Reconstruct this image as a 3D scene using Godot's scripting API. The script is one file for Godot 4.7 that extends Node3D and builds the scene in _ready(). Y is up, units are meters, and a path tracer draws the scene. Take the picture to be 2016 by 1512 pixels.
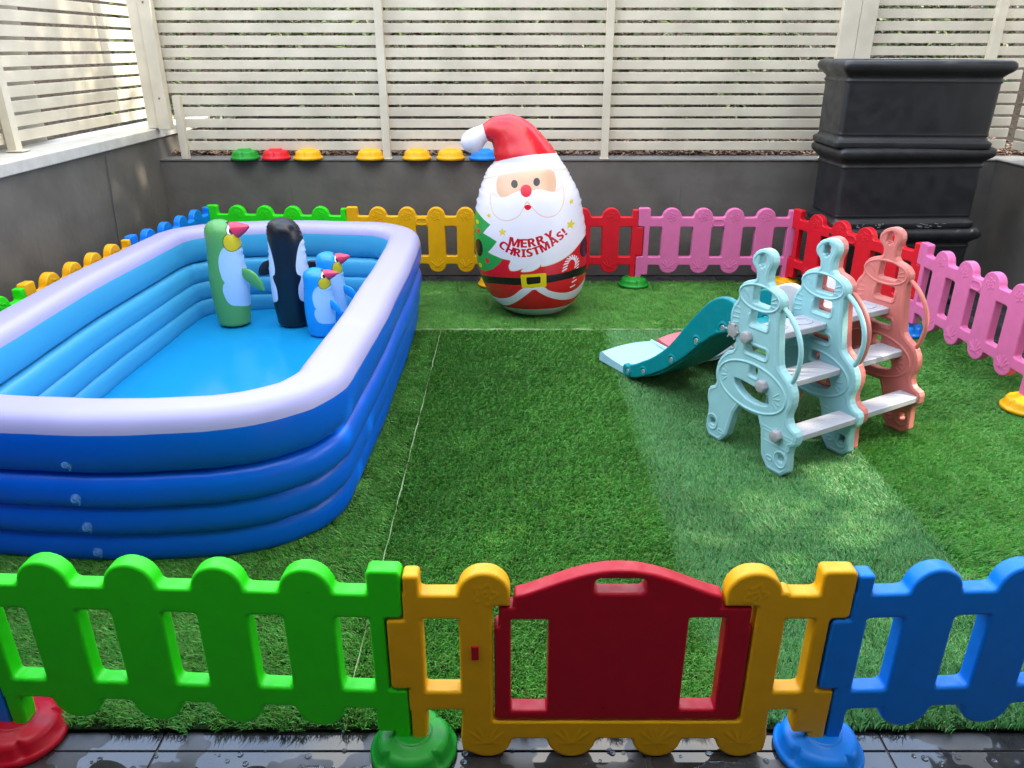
extends Node3D

# A paved courtyard laid with artificial turf as a play area: inflatable pool, slides, picket play fence, slatted screens.

var rng := RandomNumberGenerator.new()
var mats := {}
var taken := {}



func _ready() -> void:
	rng.seed = 20241
	# ---- camera, sky, sun, exposure
	var cam := Camera3D.new()
	cam.name = "camera"
	cam.position = Vector3(0, 1.6, 0)
	cam.rotation_degrees = Vector3(-23.5, 0, 0)
	cam.fov = 52.86
	cam.near = 0.05
	cam.far = 200.0
	add_child(cam)
	cam.current = true
	var env := Environment.new()
	env.background_mode = Environment.BG_SKY
	env.sky = Sky.new()
	env.sky.sky_material = make_sky()
	env.background_energy_multiplier = 1.0
	env.tonemap_mode = Environment.TONE_MAPPER_LINEAR
	env.tonemap_exposure = 3.2
	env.sdfgi_enabled = true
	env.ssao_enabled = true
	env.ssil_enabled = true
	var world := WorldEnvironment.new()
	world.name = "world"
	world.environment = env
	add_child(world)
	var sun := DirectionalLight3D.new()
	sun.name = "sun"
	sun.light_energy = 0.9
	sun.light_color = Color(1.0, 0.95, 0.86)
	sun.light_angular_distance = 0.5
	sun.shadow_enabled = true
	add_child(sun)
	sun.look_at_from_position(SUN_AT * 10.0, Vector3.ZERO, Vector3.UP)
	# ---- place, from large to small
	make_materials()
	build_floor()
	build_walls()
	build_screens()
	build_surroundings()
	build_turf()
	build_pool()
	build_play_fence()
	build_slides()
	build_planters()
	build_bearded_figure()
	build_penguins()
	build_small_things()


class Shape:
	# collects vertices and triangles; triangles are turned so that they face along their vertex normals
	var v := PackedVector3Array()
	var n := PackedVector3Array()
	var t := PackedVector2Array()
	var c := PackedColorArray()
	var ix := PackedInt32Array()
	var colored := false

	func p(pos: Vector3, nor: Vector3, uv := Vector2.ZERO, col := Color.WHITE) -> int:
		v.append(pos)
		n.append(nor)
		t.append(uv)
		c.append(col)
		return v.size() - 1

	func tri(a: int, b: int, d: int) -> void:
		var g := (v[d] - v[a]).cross(v[b] - v[a])
		if g.dot(n[a] + n[b] + n[d]) < 0.0:
			ix.append_array([a, d, b])
		else:
			ix.append_array([a, b, d])

	func quad(a: int, b: int, d: int, e: int) -> void:
		tri(a, b, d)
		tri(a, d, e)

	func flat(pts: Array, outward: Vector3) -> void:
		var g: Vector3 = (pts[2] - pts[0]).cross(pts[1] - pts[0]).normalized()
		if g.dot(outward) < 0.0:
			g = -g
		var ids := []
		for q in pts:
			ids.append(p(q, g, Vector2(q.x, q.y)))
		for k in range(1, ids.size() - 1):
			tri(ids[0], ids[k], ids[k + 1])

	# a surface through rows of points; refs[k] lies inside (or, with inward, outside) row k
	func sheet(rows: Array, wrap: bool, refs: Array, uvs: Array = [], inward := false) -> void:
		var nr := rows.size()
		var nc: int = rows[0].size()
		var first := v.size()
		for r in nr:
			var ra: int = max(r - 1, 0)
			var rb: int = min(r + 1, nr - 1)
			for k in nc:
				var ka: int = (k - 1 + nc) % nc if wrap else max(k - 1, 0)
				var kb: int = (k + 1) % nc if wrap else min(k + 1, nc - 1)
				var du: Vector3 = rows[r][kb] - rows[r][ka]
				var dv: Vector3 = rows[rb][k] - rows[ra][k]
				var g := du.cross(dv)
				var away: Vector3 = rows[r][k] - refs[r]
				if g.length() < 1e-12:
					g = away
				g = g.normalized()
				if (g.dot(away) < 0.0) != inward:
					g = -g
				var uv := Vector2(float(k) / nc, float(r) / nr)
				if uvs.size():
					uv = uvs[r][k]
				p(rows[r][k], g, uv)
		for r in nr - 1:
			for k in (nc if wrap else nc - 1):
				var k2 := (k + 1) % nc
				quad(first + r * nc + k, first + r * nc + k2, first + (r + 1) * nc + k2, first + (r + 1) * nc + k)

	# a box with rounded-looking chamfers
	func box(at: Transform3D, size: Vector3, bev: float) -> void:
		var h := size * 0.5
		var id := {}
		for sx in [-1, 1]:
			for sy in [-1, 1]:
				for sz in [-1, 1]:
					var s := Vector3(sx, sy, sz)
					for ax in 3:
						var q := s * (h - Vector3.ONE * bev)
						q[ax] = s[ax] * h[ax]
						var g := Vector3.ZERO
						g[ax] = s[ax]
						id[Vector4i(sx, sy, sz, ax)] = p(at * q, at.basis * g, Vector2(q[(ax + 1) % 3], q[(ax + 2) % 3]))
		for ax in 3:
			var b1 := (ax + 1) % 3
			var b2 := (ax + 2) % 3
			for s in [-1, 1]:
				var ids := []
				for w in [[-1, -1], [1, -1], [1, 1], [-1, 1]]:
					var k := Vector3.ZERO
					k[ax] = s
					k[b1] = w[0]
					k[b2] = w[1]
					ids.append(id[Vector4i(int(k.x), int(k.y), int(k.z), ax)])
				quad(ids[0], ids[1], ids[2], ids[3])
			for s1 in [-1, 1]:
				for s2 in [-1, 1]:
					var e := []
					for s in [-1, 1]:
						var k := Vector3.ZERO
						k[ax] = s
						k[b1] = s1
						k[b2] = s2
						e.append(id[Vector4i(int(k.x), int(k.y), int(k.z), b1)])
						e.append(id[Vector4i(int(k.x), int(k.y), int(k.z), b2)])
					quad(e[0], e[1], e[3], e[2])
		for sx in [-1, 1]:
			for sy in [-1, 1]:
				for sz in [-1, 1]:
					tri(id[Vector4i(sx, sy, sz, 0)], id[Vector4i(sx, sy, sz, 1)], id[Vector4i(sx, sy, sz, 2)])

	# a round or elliptic tube through points: radii[k] = Vector2(across, along up)
	func tube(pts: Array, radii: Array, up: Vector3, seg := 16, capped := true) -> void:
		var rows := []
		var refs := []
		for k in pts.size():
			var fwd: Vector3 = (pts[min(k + 1, pts.size() - 1)] - pts[max(k - 1, 0)]).normalized()
			var side := fwd.cross(up).normalized()
			var u2 := side.cross(fwd).normalized()
			var row := PackedVector3Array()
			for a in seg:
				var w := TAU * a / seg
				row.append(pts[k] + side * cos(w) * radii[k].x + u2 * sin(w) * radii[k].y)
			rows.append(row)
			refs.append(pts[k])
		sheet(rows, true, refs)
		if capped:
			for e in [0, pts.size() - 1]:
				var out: Vector3 = (pts[e] - pts[1 if e == 0 else e - 1]).normalized()
				var centre := p(pts[e], out)
				var ring := []
				for q in rows[e]:
					ring.append(p(q, out))
				for a in seg:
					tri(centre, ring[a], ring[(a + 1) % seg])

	# turned about the y axis: prof holds Vector2(radius, height) from the bottom up
	func lathe(prof: Array, seg: int, at := Vector3.ZERO, shape = null) -> void:
		var rows := []
		var refs := []
		for k in prof.size():
			var row := PackedVector3Array()
			for a in seg:
				var w := TAU * a / seg
				var r: float = prof[k].x
				if shape != null:
					r *= shape.call(w, prof[k].y)
				row.append(at + Vector3(cos(w) * r, prof[k].y, sin(w) * r))
			rows.append(row)
			refs.append(at + Vector3(0, prof[k].y * 0.5 + (prof[0].y + prof[-1].y) * 0.25, 0))
		sheet(rows, true, refs)

	func mesh() -> ArrayMesh:
		var a := []
		a.resize(Mesh.ARRAY_MAX)
		a[Mesh.ARRAY_VERTEX] = v
		a[Mesh.ARRAY_NORMAL] = n
		a[Mesh.ARRAY_TEX_UV] = t
		if colored:
			a[Mesh.ARRAY_COLOR] = c
		a[Mesh.ARRAY_INDEX] = ix
		var m := ArrayMesh.new()
		m.add_surface_from_arrays(Mesh.PRIMITIVE_TRIANGLES, a)
		return m


func numbered(called: String) -> String:
	taken[called] = taken.get(called, -1) + 1
	return called if taken[called] == 0 else "%s_%03d" % [called, taken[called]]


func tag(o: Node3D, label: String, category: String, group := "") -> Node3D:
	o.set_meta("label", label)
	o.set_meta("category", category)
	if group != "":
		o.set_meta("group", group)
	return o


func thing(called: String, label: String, category: String, at := Vector3.ZERO, group := "") -> Node3D:
	var o := Node3D.new()
	o.name = numbered(called)
	add_child(o)
	o.position = at
	return tag(o, label, category, group)


func put(parent: Node3D, called: String, m: Mesh, mat: Material, at := Transform3D.IDENTITY) -> MeshInstance3D:
	var o := MeshInstance3D.new()
	o.name = numbered(called) if parent == self else called
	o.mesh = m
	o.material_override = mat
	o.transform = at
	parent.add_child(o, true)
	return o


func structure(called: String, m: Mesh, mat: Material, at := Transform3D.IDENTITY) -> MeshInstance3D:
	var o := put(self, called, m, mat, at)
	o.set_meta("kind", "structure")
	return o


func copies(parent: Node3D, called: String, m: Mesh, mat: Material, places: Array, tints: Array = []) -> MultiMeshInstance3D:
	var mm := MultiMesh.new()
	mm.transform_format = MultiMesh.TRANSFORM_3D
	mm.use_colors = tints.size() > 0
	mm.mesh = m
	mm.instance_count = places.size()
	for k in places.size():
		mm.set_instance_transform(k, places[k])
		if tints.size():
			mm.set_instance_color(k, tints[k])
	var o := MultiMeshInstance3D.new()
	o.name = numbered(called) if parent == self else called
	o.multimesh = mm
	o.material_override = mat
	o.set_meta("kind", "stuff")
	parent.add_child(o, true)
	return o


func box_mesh(size: Vector3, bev := 0.004) -> ArrayMesh:
	var s := Shape.new()
	s.box(Transform3D.IDENTITY, size, bev)
	return s.mesh()


func at(x: float, y: float, z: float) -> Transform3D:
	return Transform3D(Basis.IDENTITY, Vector3(x, y, z))


# ---------------------------------------------------------------- distance shapes for moulded plates
func rbox(p: Vector2, lo: Vector2, hi: Vector2, r := 0.0) -> float:
	var h := (hi - lo) * 0.5
	var q := (p - (lo + hi) * 0.5).abs() - h + Vector2(r, r)
	return Vector2(maxf(q.x, 0.0), maxf(q.y, 0.0)).length() + minf(maxf(q.x, q.y), 0.0) - r


func smin(a: float, b: float, k: float) -> float:
	var h := maxf(k - absf(a - b), 0.0) / k
	return minf(a, b) - h * h * k * 0.25


func smax(a: float, b: float, k: float) -> float:
	return -smin(-a, -b, k)


func seg_d(p: Vector2, a: Vector2, b: Vector2) -> float:
	var w := b - a
	return (p - a - w * clampf((p - a).dot(w) / w.length_squared(), 0.0, 1.0)).length()


func poly_d(p: Vector2, q: PackedVector2Array) -> float:
	var d := 1e9
	var inside := false
	var j := q.size() - 1
	for i in q.size():
		var e := q[j] - q[i]
		var w := p - q[i]
		var b := w - e * clampf(w.dot(e) / e.length_squared(), 0.0, 1.0)
		d = minf(d, b.length_squared())
		if (q[i].y > p.y) != (q[j].y > p.y) and p.x < e.x * w.y / e.y + q[i].x:
			inside = not inside
		j = i
	return -sqrt(d) if inside else sqrt(d)


func rounded(q: PackedVector2Array, times := 1, cut := 0.25) -> PackedVector2Array:
	for k in times:
		var r := PackedVector2Array()
		for i in q.size():
			var a := q[i]
			var b := q[(i + 1) % q.size()]
			r.append(a.lerp(b, cut))
			r.append(a.lerp(b, 1.0 - cut))
		q = r
	return q


# ellipse distance, near enough for thin ridges
func ell_d(p: Vector2, c: Vector2, r: Vector2) -> float:
	var q := (p - c) / r
	var k := q.length()
	return (k - 1.0) * (p - c).length() / maxf(k, 0.05)


func ridge(d: float, w: float, h: float) -> float:
	var x := absf(d) / w
	return 0.0 if x >= 1.0 else h * (1.0 - x * x) * (1.0 - x * x)


# A plate with rounded edges: sdf(p) < 0 inside; relief(p) is added to the faces named in sides (bit 1: +z, bit 2: -z).
func plate(sdf: Callable, lo: Vector2, hi: Vector2, cell: float, half: float, bev: float, relief = null, sides := 3) -> ArrayMesh:
	var nx := int(ceil((hi.x - lo.x) / cell)) + 1
	var ny := int(ceil((hi.y - lo.y) / cell)) + 1
	var d := PackedFloat32Array()
	var e := PackedFloat32Array()
	d.resize(nx * ny)
	e.resize(nx * ny)
	for j in ny:
		for i in nx:
			var q := lo + Vector2(i, j) * cell
			var dist: float = sdf.call(q)
			if absf(dist) < 1e-5:
				dist = 1e-5
			d[j * nx + i] = dist
			if dist < 0.0 and relief != null:
				e[j * nx + i] = relief.call(q)
	var s := Shape.new()
	var grad := func(f: PackedFloat32Array, i: int, j: int) -> Vector2:
		var ia := maxi(i - 1, 0)
		var ib := mini(i + 1, nx - 1)
		var ja := maxi(j - 1, 0)
		var jb := mini(j + 1, ny - 1)
		return Vector2(f[j * nx + ib] - f[j * nx + ia], f[jb * nx + i] - f[ja * nx + i]) / (2.0 * cell)
	var rim := {}  # crossing key -> [point, gradient]
	var segs := []
	var big := 5
	for side in [1, -1]:
		var has := relief != null and (sides & (1 if side == 1 else 2)) != 0
		var node := PackedInt32Array()
		node.resize(nx * ny)
		node.fill(-1)
		var cut := {}
		var get_node_at := func(i: int, j: int) -> int:
			var k := j * nx + i
			if node[k] < 0:
				var inset := -d[k]
				var w := clampf((bev - inset) / bev, 0.0, 1.0)
				var z := half - bev + bev * sqrt(1.0 - w * w)
				var g: Vector2 = grad.call(d, i, j)
				if g.length() > 1e-6:
					g = g.normalized()
				var nor := Vector3(g.x * w, g.y * w, sqrt(1.0 - w * w))
				if has:
					z += e[k]
					var ge: Vector2 = grad.call(e, i, j)
					nor = (nor - Vector3(ge.x, ge.y, 0)).normalized()
				var q := lo + Vector2(i, j) * cell
				node[k] = s.p(Vector3(q.x, q.y, z * side), Vector3(nor.x, nor.y, nor.z * side), q)
			return node[k]
		var cross_at := func(i0: int, j0: int, i1: int, j1: int) -> Array:
			var ka := j0 * nx + i0
			var kb := j1 * nx + i1
			var key := mini(ka, kb) * 1000000 + maxi(ka, kb)
			if not rim.has(key):
				var f := d[ka] / (d[ka] - d[kb])
				var q := (lo + Vector2(i0, j0) * cell).lerp(lo + Vector2(i1, j1) * cell, f)
				var ga: Vector2 = grad.call(d, i0, j0)
				var gb: Vector2 = grad.call(d, i1, j1)
				rim[key] = [q, ga.lerp(gb, f).normalized()]
			if not cut.has(key):
				var r = rim[key]
				cut[key] = s.p(Vector3(r[0].x, r[0].y, (half - bev) * side), Vector3(r[1].x, r[1].y, 0), r[0])
			return [cut[key], key]
		var done := PackedByteArray()
		done.resize(nx * ny)
		for bj in range(0, ny - 1 - big, big):
			for bi in range(0, nx - 1 - big, big):
				var plain := true
				for j in range(maxi(bj - 1, 0), mini(bj + big + 2, ny)):
					for i in range(maxi(bi - 1, 0), mini(bi + big + 2, nx)):
						if d[j * nx + i] > -bev or (has and e[j * nx + i] != 0.0):
							plain = false
							break
					if not plain:
						break
				if plain:
					s.quad(get_node_at.call(bi, bj), get_node_at.call(bi + big, bj), get_node_at.call(bi + big, bj + big), get_node_at.call(bi, bj + big))
					for j in big:
						for i in big:
							done[(bj + j) * nx + bi + i] = 1
		for j in ny - 1:
			for i in nx - 1:
				if done[j * nx + i]:
					continue
				var c00 := d[j * nx + i] < 0.0
				var c10 := d[j * nx + i + 1] < 0.0
				var c11 := d[(j + 1) * nx + i + 1] < 0.0
				var c01 := d[(j + 1) * nx + i] < 0.0
				if not (c00 or c10 or c11 or c01):
					continue
				if c00 and c10 and c11 and c01:
					s.quad(get_node_at.call(i, j), get_node_at.call(i + 1, j), get_node_at.call(i + 1, j + 1), get_node_at.call(i, j + 1))
					continue
				for corner in [[[i, j], [i + 1, j], [i + 1, j + 1]], [[i, j], [i + 1, j + 1], [i, j + 1]]]:
					var ids := []
					var ends := []
					for k in 3:
						var a = corner[k]
						var b = corner[(k + 1) % 3]
						var ina := d[a[1] * nx + a[0]] < 0.0
						var inb := d[b[1] * nx + b[0]] < 0.0
						if ina:
							ids.append(get_node_at.call(a[0], a[1]))
						if ina != inb:
							var x: Array = cross_at.call(a[0], a[1], b[0], b[1])
							ids.append(x[0])
							ends.append(x[1])
					for k in range(1, ids.size() - 1):
						s.tri(ids[0], ids[k], ids[k + 1])
					if side == 1 and ends.size() == 2:
						segs.append(ends)
	var wall := {}
	for sg in segs:
		var q := []
		for key in sg:
			if not wall.has(key):
				var r = rim[key]
				var nor := Vector3(r[1].x, r[1].y, 0)
				wall[key] = [s.p(Vector3(r[0].x, r[0].y, half - bev), nor, r[0]), s.p(Vector3(r[0].x, r[0].y, bev - half), nor, r[0])]
			q.append(wall[key])
		s.quad(q[0][0], q[0][1], q[1][1], q[1][0])
	return s.mesh()


# ---------------------------------------------------------------- sky and materials
const SUN_AT := Vector3(0.78, 0.66, -0.12)


func make_sky() -> Material:
	var w := 1024
	var h := 512
	var im := Image.create(w, h, false, Image.FORMAT_RGB8)
	var fn := FastNoiseLite.new()
	fn.seed = 5
	fn.noise_type = FastNoiseLite.TYPE_SIMPLEX_SMOOTH
	fn.frequency = 1.3
	fn.fractal_octaves = 5
	for y in h:
		var up := sin((0.5 - (y + 0.5) / h) * PI)
		for x in w:
			var az := (x + 0.5) / w * TAU
			var col := Color(0.93, 0.93, 0.93).lerp(Color(0.66, 0.77, 0.95), pow(clampf(up, 0.0, 1.0), 0.6))
			if up < 0.0:
				col = Color(0.42, 0.42, 0.40)
			else:
				var c := cos(asin(up))
				var q := Vector3(sin(az) * c, up * 1.6, cos(az) * c)
				var n := fn.get_noise_3dv(q * 1.2) + 0.08
				col = col.lerp(Color(1.0, 0.985, 0.955), smoothstep(-0.06, 0.30, n) * smoothstep(0.0, 0.12, up))
			im.set_pixel(x, y, col)
	var m := PanoramaSkyMaterial.new()
	m.panorama = ImageTexture.create_from_image(im)
	m.energy_multiplier = 1.6
	return m


func noise_image(size: int, freq: float, octaves: int, sd: int, lo: float, hi: float, kind := FastNoiseLite.TYPE_SIMPLEX_SMOOTH) -> Image:
	var f := FastNoiseLite.new()
	f.seed = sd
	f.noise_type = kind
	f.frequency = freq
	f.fractal_octaves = octaves
	var im := f.get_seamless_image(size, size)
	im.convert(Image.FORMAT_L8)
	var data := im.get_data()
	for k in data.size():
		data[k] = int(clampf(lerpf(lo, hi, data[k] / 255.0), 0.0, 1.0) * 255.0)
	return Image.create_from_data(size, size, false, Image.FORMAT_L8, data)


func tex(im: Image) -> ImageTexture:
	return ImageTexture.create_from_image(im)


func lin(r: float, g: float, b: float) -> Color:
	return Color(r, g, b).linear_to_srgb()


func mat(key: String, col: Color, rough := 0.5, spec := 0.5) -> StandardMaterial3D:
	var m := StandardMaterial3D.new()
	m.resource_name = key
	m.albedo_color = col
	m.roughness = rough
	m.metallic_specular = spec
	mats[key] = m
	return m


func triplanar(m: StandardMaterial3D, scale: float, in_world := true) -> void:
	m.uv1_triplanar = true
	m.uv1_world_triplanar = in_world
	m.uv1_scale = Vector3.ONE * scale
	m.uv1_triplanar_sharpness = 4.0


func make_materials() -> void:
	var worn := noise_image(512, 0.008, 4, 11, 0.955, 1.0)           # broad, gentle tone changes
	for k in 46:   # fine scratches and specks
		var b := rng.randf_range(0.86, 1.0)
		var x := rng.randi_range(0, 470)
		var y := rng.randi_range(0, 500)
		var slope := rng.randf_range(-0.7, 0.7)
		for i in rng.randi_range(2, 34):
			worn.fill_rect(Rect2i(x + i, int(y + i * slope), 1, 1), Color(b, b, b))
	var grain := tex(worn)
	var fine := tex(noise_image(256, 0.09, 4, 12, 0.0, 1.0))         # fine relief
	var scuff := tex(noise_image(512, 0.012, 6, 13, 0.25, 0.62))     # uneven gloss
	# moulded plastic of the play fence and slides
	for k in [["green", lin(0.024, 0.72, 0.005)], ["dark green", lin(0.008, 0.30, 0.022)], ["yellow", lin(0.84, 0.42, 0.002)], ["red", lin(0.70, 0.008, 0.022)], ["gate red", lin(0.46, 0.001, 0.016)], ["blue", lin(0.001, 0.21, 0.80)], ["pink", lin(0.72, 0.165, 0.38)],
			["aqua", lin(0.34, 0.62, 0.64)], ["coral", lin(0.66, 0.20, 0.17)], ["teal", lin(0.0, 0.235, 0.265)], ["pale blue", lin(0.36, 0.62, 0.74)], ["rose", lin(0.72, 0.17, 0.19)], ["cream white", lin(0.70, 0.70, 0.72)], ["step grey", lin(0.44, 0.44, 0.48)], ["knob grey", lin(0.40, 0.38, 0.38)]]:
		var m := mat(k[0], k[1], 1.0, 0.42)
		m.albedo_texture = grain
		m.roughness_texture = scuff
		m.heightmap_enabled = true
		m.heightmap_texture = fine
		m.heightmap_scale = 0.004
		triplanar(m, 3.0, false)
	var bolt := mat("bolt", lin(0.55, 0.55, 0.52), 0.35)
	bolt.metallic = 0.5
	# inflatable vinyl
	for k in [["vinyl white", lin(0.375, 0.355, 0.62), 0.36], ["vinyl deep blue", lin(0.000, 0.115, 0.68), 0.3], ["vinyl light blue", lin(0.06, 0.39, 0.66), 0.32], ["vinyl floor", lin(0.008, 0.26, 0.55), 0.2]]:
		var m := mat(k[0], k[1], k[2], 0.4)
		m.heightmap_enabled = true
		m.heightmap_texture = fine
		m.heightmap_scale = 0.01
		triplanar(m, 0.8, false)
		m.backlight_enabled = true
		m.backlight = Color(0.12, 0.12, 0.12)
	var valve := mat("valve", Color(0.5, 0.75, 1.0, 0.22), 0.2)
	valve.transparency = BaseMaterial3D.TRANSPARENCY_ALPHA
	for k in [["vinyl pink", lin(0.70, 0.045, 0.12)], ["vinyl black", lin(0.006, 0.008, 0.014)], ["vinyl green", lin(0.09, 0.36, 0.10)], ["vinyl sky", lin(0.01, 0.30, 0.75)]]:
		mat(k[0], k[1], 0.22)
	# masonry and paint
	var paint := mat("wall paint", lin(0.138, 0.127, 0.110), 0.62, 0.4)
	var blot := noise_image(512, 0.008, 6, 21, 0.86, 1.05)
	for k in 14:   # faint runs of rain water
		var b := rng.randf_range(0.92, 0.97)
		var x := rng.randi_range(0, 505)
		var y := rng.randi_range(0, 380)
		for i in rng.randi_range(1, 4):
			blot.fill_rect(Rect2i(x + i, y + i * 7, 1, rng.randi_range(30, 120)), Color(b, b, b))
	for k in 90:   # scuffs and pale scratches
		var x := rng.randi_range(0, 500)
		var y := rng.randi_range(0, 500)
		blot.fill_rect(Rect2i(x, y, rng.randi_range(1, 9), 1), Color(1, 1, 1))
	paint.albedo_texture = tex(blot)
	paint.heightmap_enabled = true
	paint.heightmap_texture = fine
	paint.heightmap_scale = 0.15
	triplanar(paint, 0.7)
	var coping := mat("coping", lin(0.56, 0.54, 0.48), 0.6)
	coping.albedo_texture = tex(noise_image(512, 0.015, 6, 22, 0.93, 1.03))
	triplanar(coping, 1.2)
	var screen := mat("screen", lin(0.70, 0.635, 0.495), 0.42, 0.5)
	screen.albedo_texture = tex(noise_image(512, 0.01, 5, 23, 0.9, 1.03))
	triplanar(screen, 0.5)
	mat("rust", lin(0.2, 0.12, 0.07), 0.8)
	# floor tiles: charcoal, wet in patches
	for k in 3:
		var tile := mat("tile %d" % k, [lin(0.040, 0.041, 0.045), lin(0.046, 0.047, 0.050), lin(0.035, 0.036, 0.040)][k], 1.0, 0.62)
		tile.albedo_texture = tex(noise_image(512, 0.012, 6, 31 + k, 0.6, 1.15))
		var wet := noise_image(512, 0.011, 3, 41, 0.0, 1.0)
		var data := wet.get_data()
		for i in data.size():
			data[i] = int(lerpf(6.0, 110.0, smoothstep(0.62, 0.66, data[i] / 255.0)))
		tile.roughness_texture = tex(Image.create_from_data(512, 512, false, Image.FORMAT_L8, data))
		tile.heightmap_enabled = true
		tile.heightmap_texture = tex(noise_image(256, 0.02, 2, 51, 0.0, 1.0))
		tile.heightmap_scale = 0.008
		triplanar(tile, 0.9)
	mat("grout", lin(0.09, 0.09, 0.09), 0.8)
	var water := mat("water", Color(0.9, 0.95, 1.0, 0.02), 0.03)
	water.refraction_enabled = true
	water.refraction_scale = 0.033
	# planters
	var trough := mat("planter", lin(0.020, 0.021, 0.025), 1.0, 0.5)
	var dusty := noise_image(512, 0.006, 6, 61, 0.8, 1.15)
	for k in 160:
		var x := rng.randi_range(0, 505)
		var y := rng.randi_range(0, 505)
		var b := rng.randf_range(0.9, 1.0)
		dusty.fill_rect(Rect2i(x, y, rng.randi_range(1, 3), rng.randi_range(1, 2)), Color(b, b, b))
	trough.albedo_texture = tex(dusty)
	trough.albedo_color = lin(0.017, 0.0175, 0.020)
	trough.roughness_texture = scuff
	triplanar(trough, 1.3)
	mat("chalk", lin(0.22, 0.22, 0.23), 0.9)
	# garden
	var soil := mat("soil", lin(0.055, 0.042, 0.030), 0.95, 0.2)
	soil.albedo_texture = tex(noise_image(512, 0.05, 5, 71, 0.3, 1.3))
	triplanar(soil, 1.0)
	for k in [["leaf", 0.35], ["chip", 0.0], ["blade", 0.25]]:
		var m := mat(k[0], Color.WHITE, 0.55, 0.4)
		m.vertex_color_use_as_albedo = true
		if k[1] > 0.0:
			m.backlight_enabled = true
			m.backlight = Color(k[1], k[1], k[1])
	mats["blade"].roughness = 0.42
	mat("bark", lin(0.10, 0.075, 0.055), 0.9)
	var back := mat("turf backing", lin(0.018, 0.035, 0.012), 0.95, 0.2)
	back.albedo_texture = tex(noise_image(256, 0.1, 3, 81, 0.4, 1.2))
	triplanar(back, 4.0)
	mat("seam tape", lin(0.38, 0.52, 0.26), 0.7)
	mat("render", lin(0.42, 0.40, 0.36), 0.8)
	mat("dark render", lin(0.17, 0.165, 0.16), 0.8)
	mat("dark glass", lin(0.02, 0.025, 0.03), 0.05)
	mat("cable", lin(0.10, 0.10, 0.10), 0.5)


# ---------------------------------------------------------------- ground and walls
const WALL_BACK := -5.758
const WALL_LEFT := -2.54
const WALL_RIGHT := 3.50


func build_floor() -> void:
	structure("ground", box_mesh(Vector3(60, 0.2, 60), 0.01), mats["grout"], at(0, -0.12, 0))
	var floor_slab := structure("floor", box_mesh(Vector3(6.3, 0.02, 7.4), 0.002), mats["grout"], at(0.48, -0.0155, -2.1))
	var m := box_mesh(Vector3(0.600, 0.011, 0.600), 0.0015)
	var cut := box_mesh(Vector3(0.600, 0.011, 0.118), 0.0015)
	for i in range(-2, 7):
		put(floor_slab, "tile", cut, mats["tile %d" % rng.randi_range(0, 2)], at(-0.883 + 0.605 * i + 0.3025 - 0.48, 0.0100, -5.694 + 2.1))
	for i in range(-3, 8):
		for j in range(-1, 8):
			var x := -0.883 + 0.605 * i + 0.3025
			var z := -1.395 - 0.605 * j + 0.3025
			if x < WALL_LEFT + 0.2 or x > WALL_RIGHT - 0.2 or z < WALL_BACK + 0.1:
				continue
			if x < 2.25 and x > -2.0 and z < -1.9 and z > -5.2:
				continue  # under the turf
			put(floor_slab, "tile", m, mats["tile %d" % rng.randi_range(0, 2)], at(x - 0.48, 0.0100 + rng.randf_range(-0.0004, 0.0004), z + 2.1))


func build_walls() -> void:
	var back := thing("low_wall", "long grey painted wall low behind the picket fence, under the pale slatted screen", "wall", Vector3(0.5, 0, WALL_BACK - 0.11))
	put(back, "wall_face", box_mesh(Vector3(6.6, 0.85, 0.22), 0.006), mats["wall paint"], at(0, 0.425, 0))
	put(back, "wall_top", box_mesh(Vector3(6.6, 0.012, 0.23), 0.003), mats["wall paint"], at(0, 0.857, 0.002))
	var left := thing("low_wall", "grey wall along the pool with a broad pale coping and sun streaks", "wall", Vector3(WALL_LEFT - 0.16, 0, -3.6))
	put(left, "wall_face", box_mesh(Vector3(0.32, 1.01, 8.2), 0.006), mats["wall paint"], at(0, 0.505, 0))
	put(left, "coping", box_mesh(Vector3(0.36, 0.065, 8.2), 0.006), mats["coping"], at(0.004, 1.0435, 0))
	var right := thing("low_wall", "plain grey wall to the right of the black planters", "wall", Vector3(WALL_RIGHT + 0.11, 0, -2.8))
	put(right, "wall_face", box_mesh(Vector3(0.22, 0.85, 6.3), 0.006), mats["wall paint"], at(0, 0.425, 0))
	put(right, "wall_top", box_mesh(Vector3(0.23, 0.012, 6.3), 0.003), mats["wall paint"], at(0, 0.857, 0))
	# thin cable that hangs down the left wall
	var s := Shape.new()
	s.tube([Vector3(-2.53, 0.985, -4.98), Vector3(-2.534, 0.6, -4.95), Vector3(-2.532, 0.1, -4.90)], [Vector2(0.003, 0.003), Vector2(0.003, 0.003), Vector2(0.003, 0.003)], Vector3.BACK, 6)
	tag(put(self, "cable", s.mesh(), mats["cable"]), "thin grey cable hanging down the dark wall beside the pool", "cable")


func slat_run(parent: Node3D, a: Vector3, b: Vector3, y0: float, rows: int, skip := 0) -> void:
	# slats between two points, the lowest with its lower edge at y0
	var len := Vector2(b.x - a.x, b.z - a.z).length()
	var m := box_mesh(Vector3(len, 0.0585, 0.016), 0.002)
	var turn := Basis(Vector3.UP, -atan2(b.z - a.z, b.x - a.x))
	for k in range(skip, rows):
		var mid := (a + b) * 0.5
		mid.y = y0 + 0.0292 + 0.0773 * k + rng.randf_range(-0.0008, 0.0008)
		put(parent, "slat", m, mats["screen"], Transform3D(turn, mid - parent.position))


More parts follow.
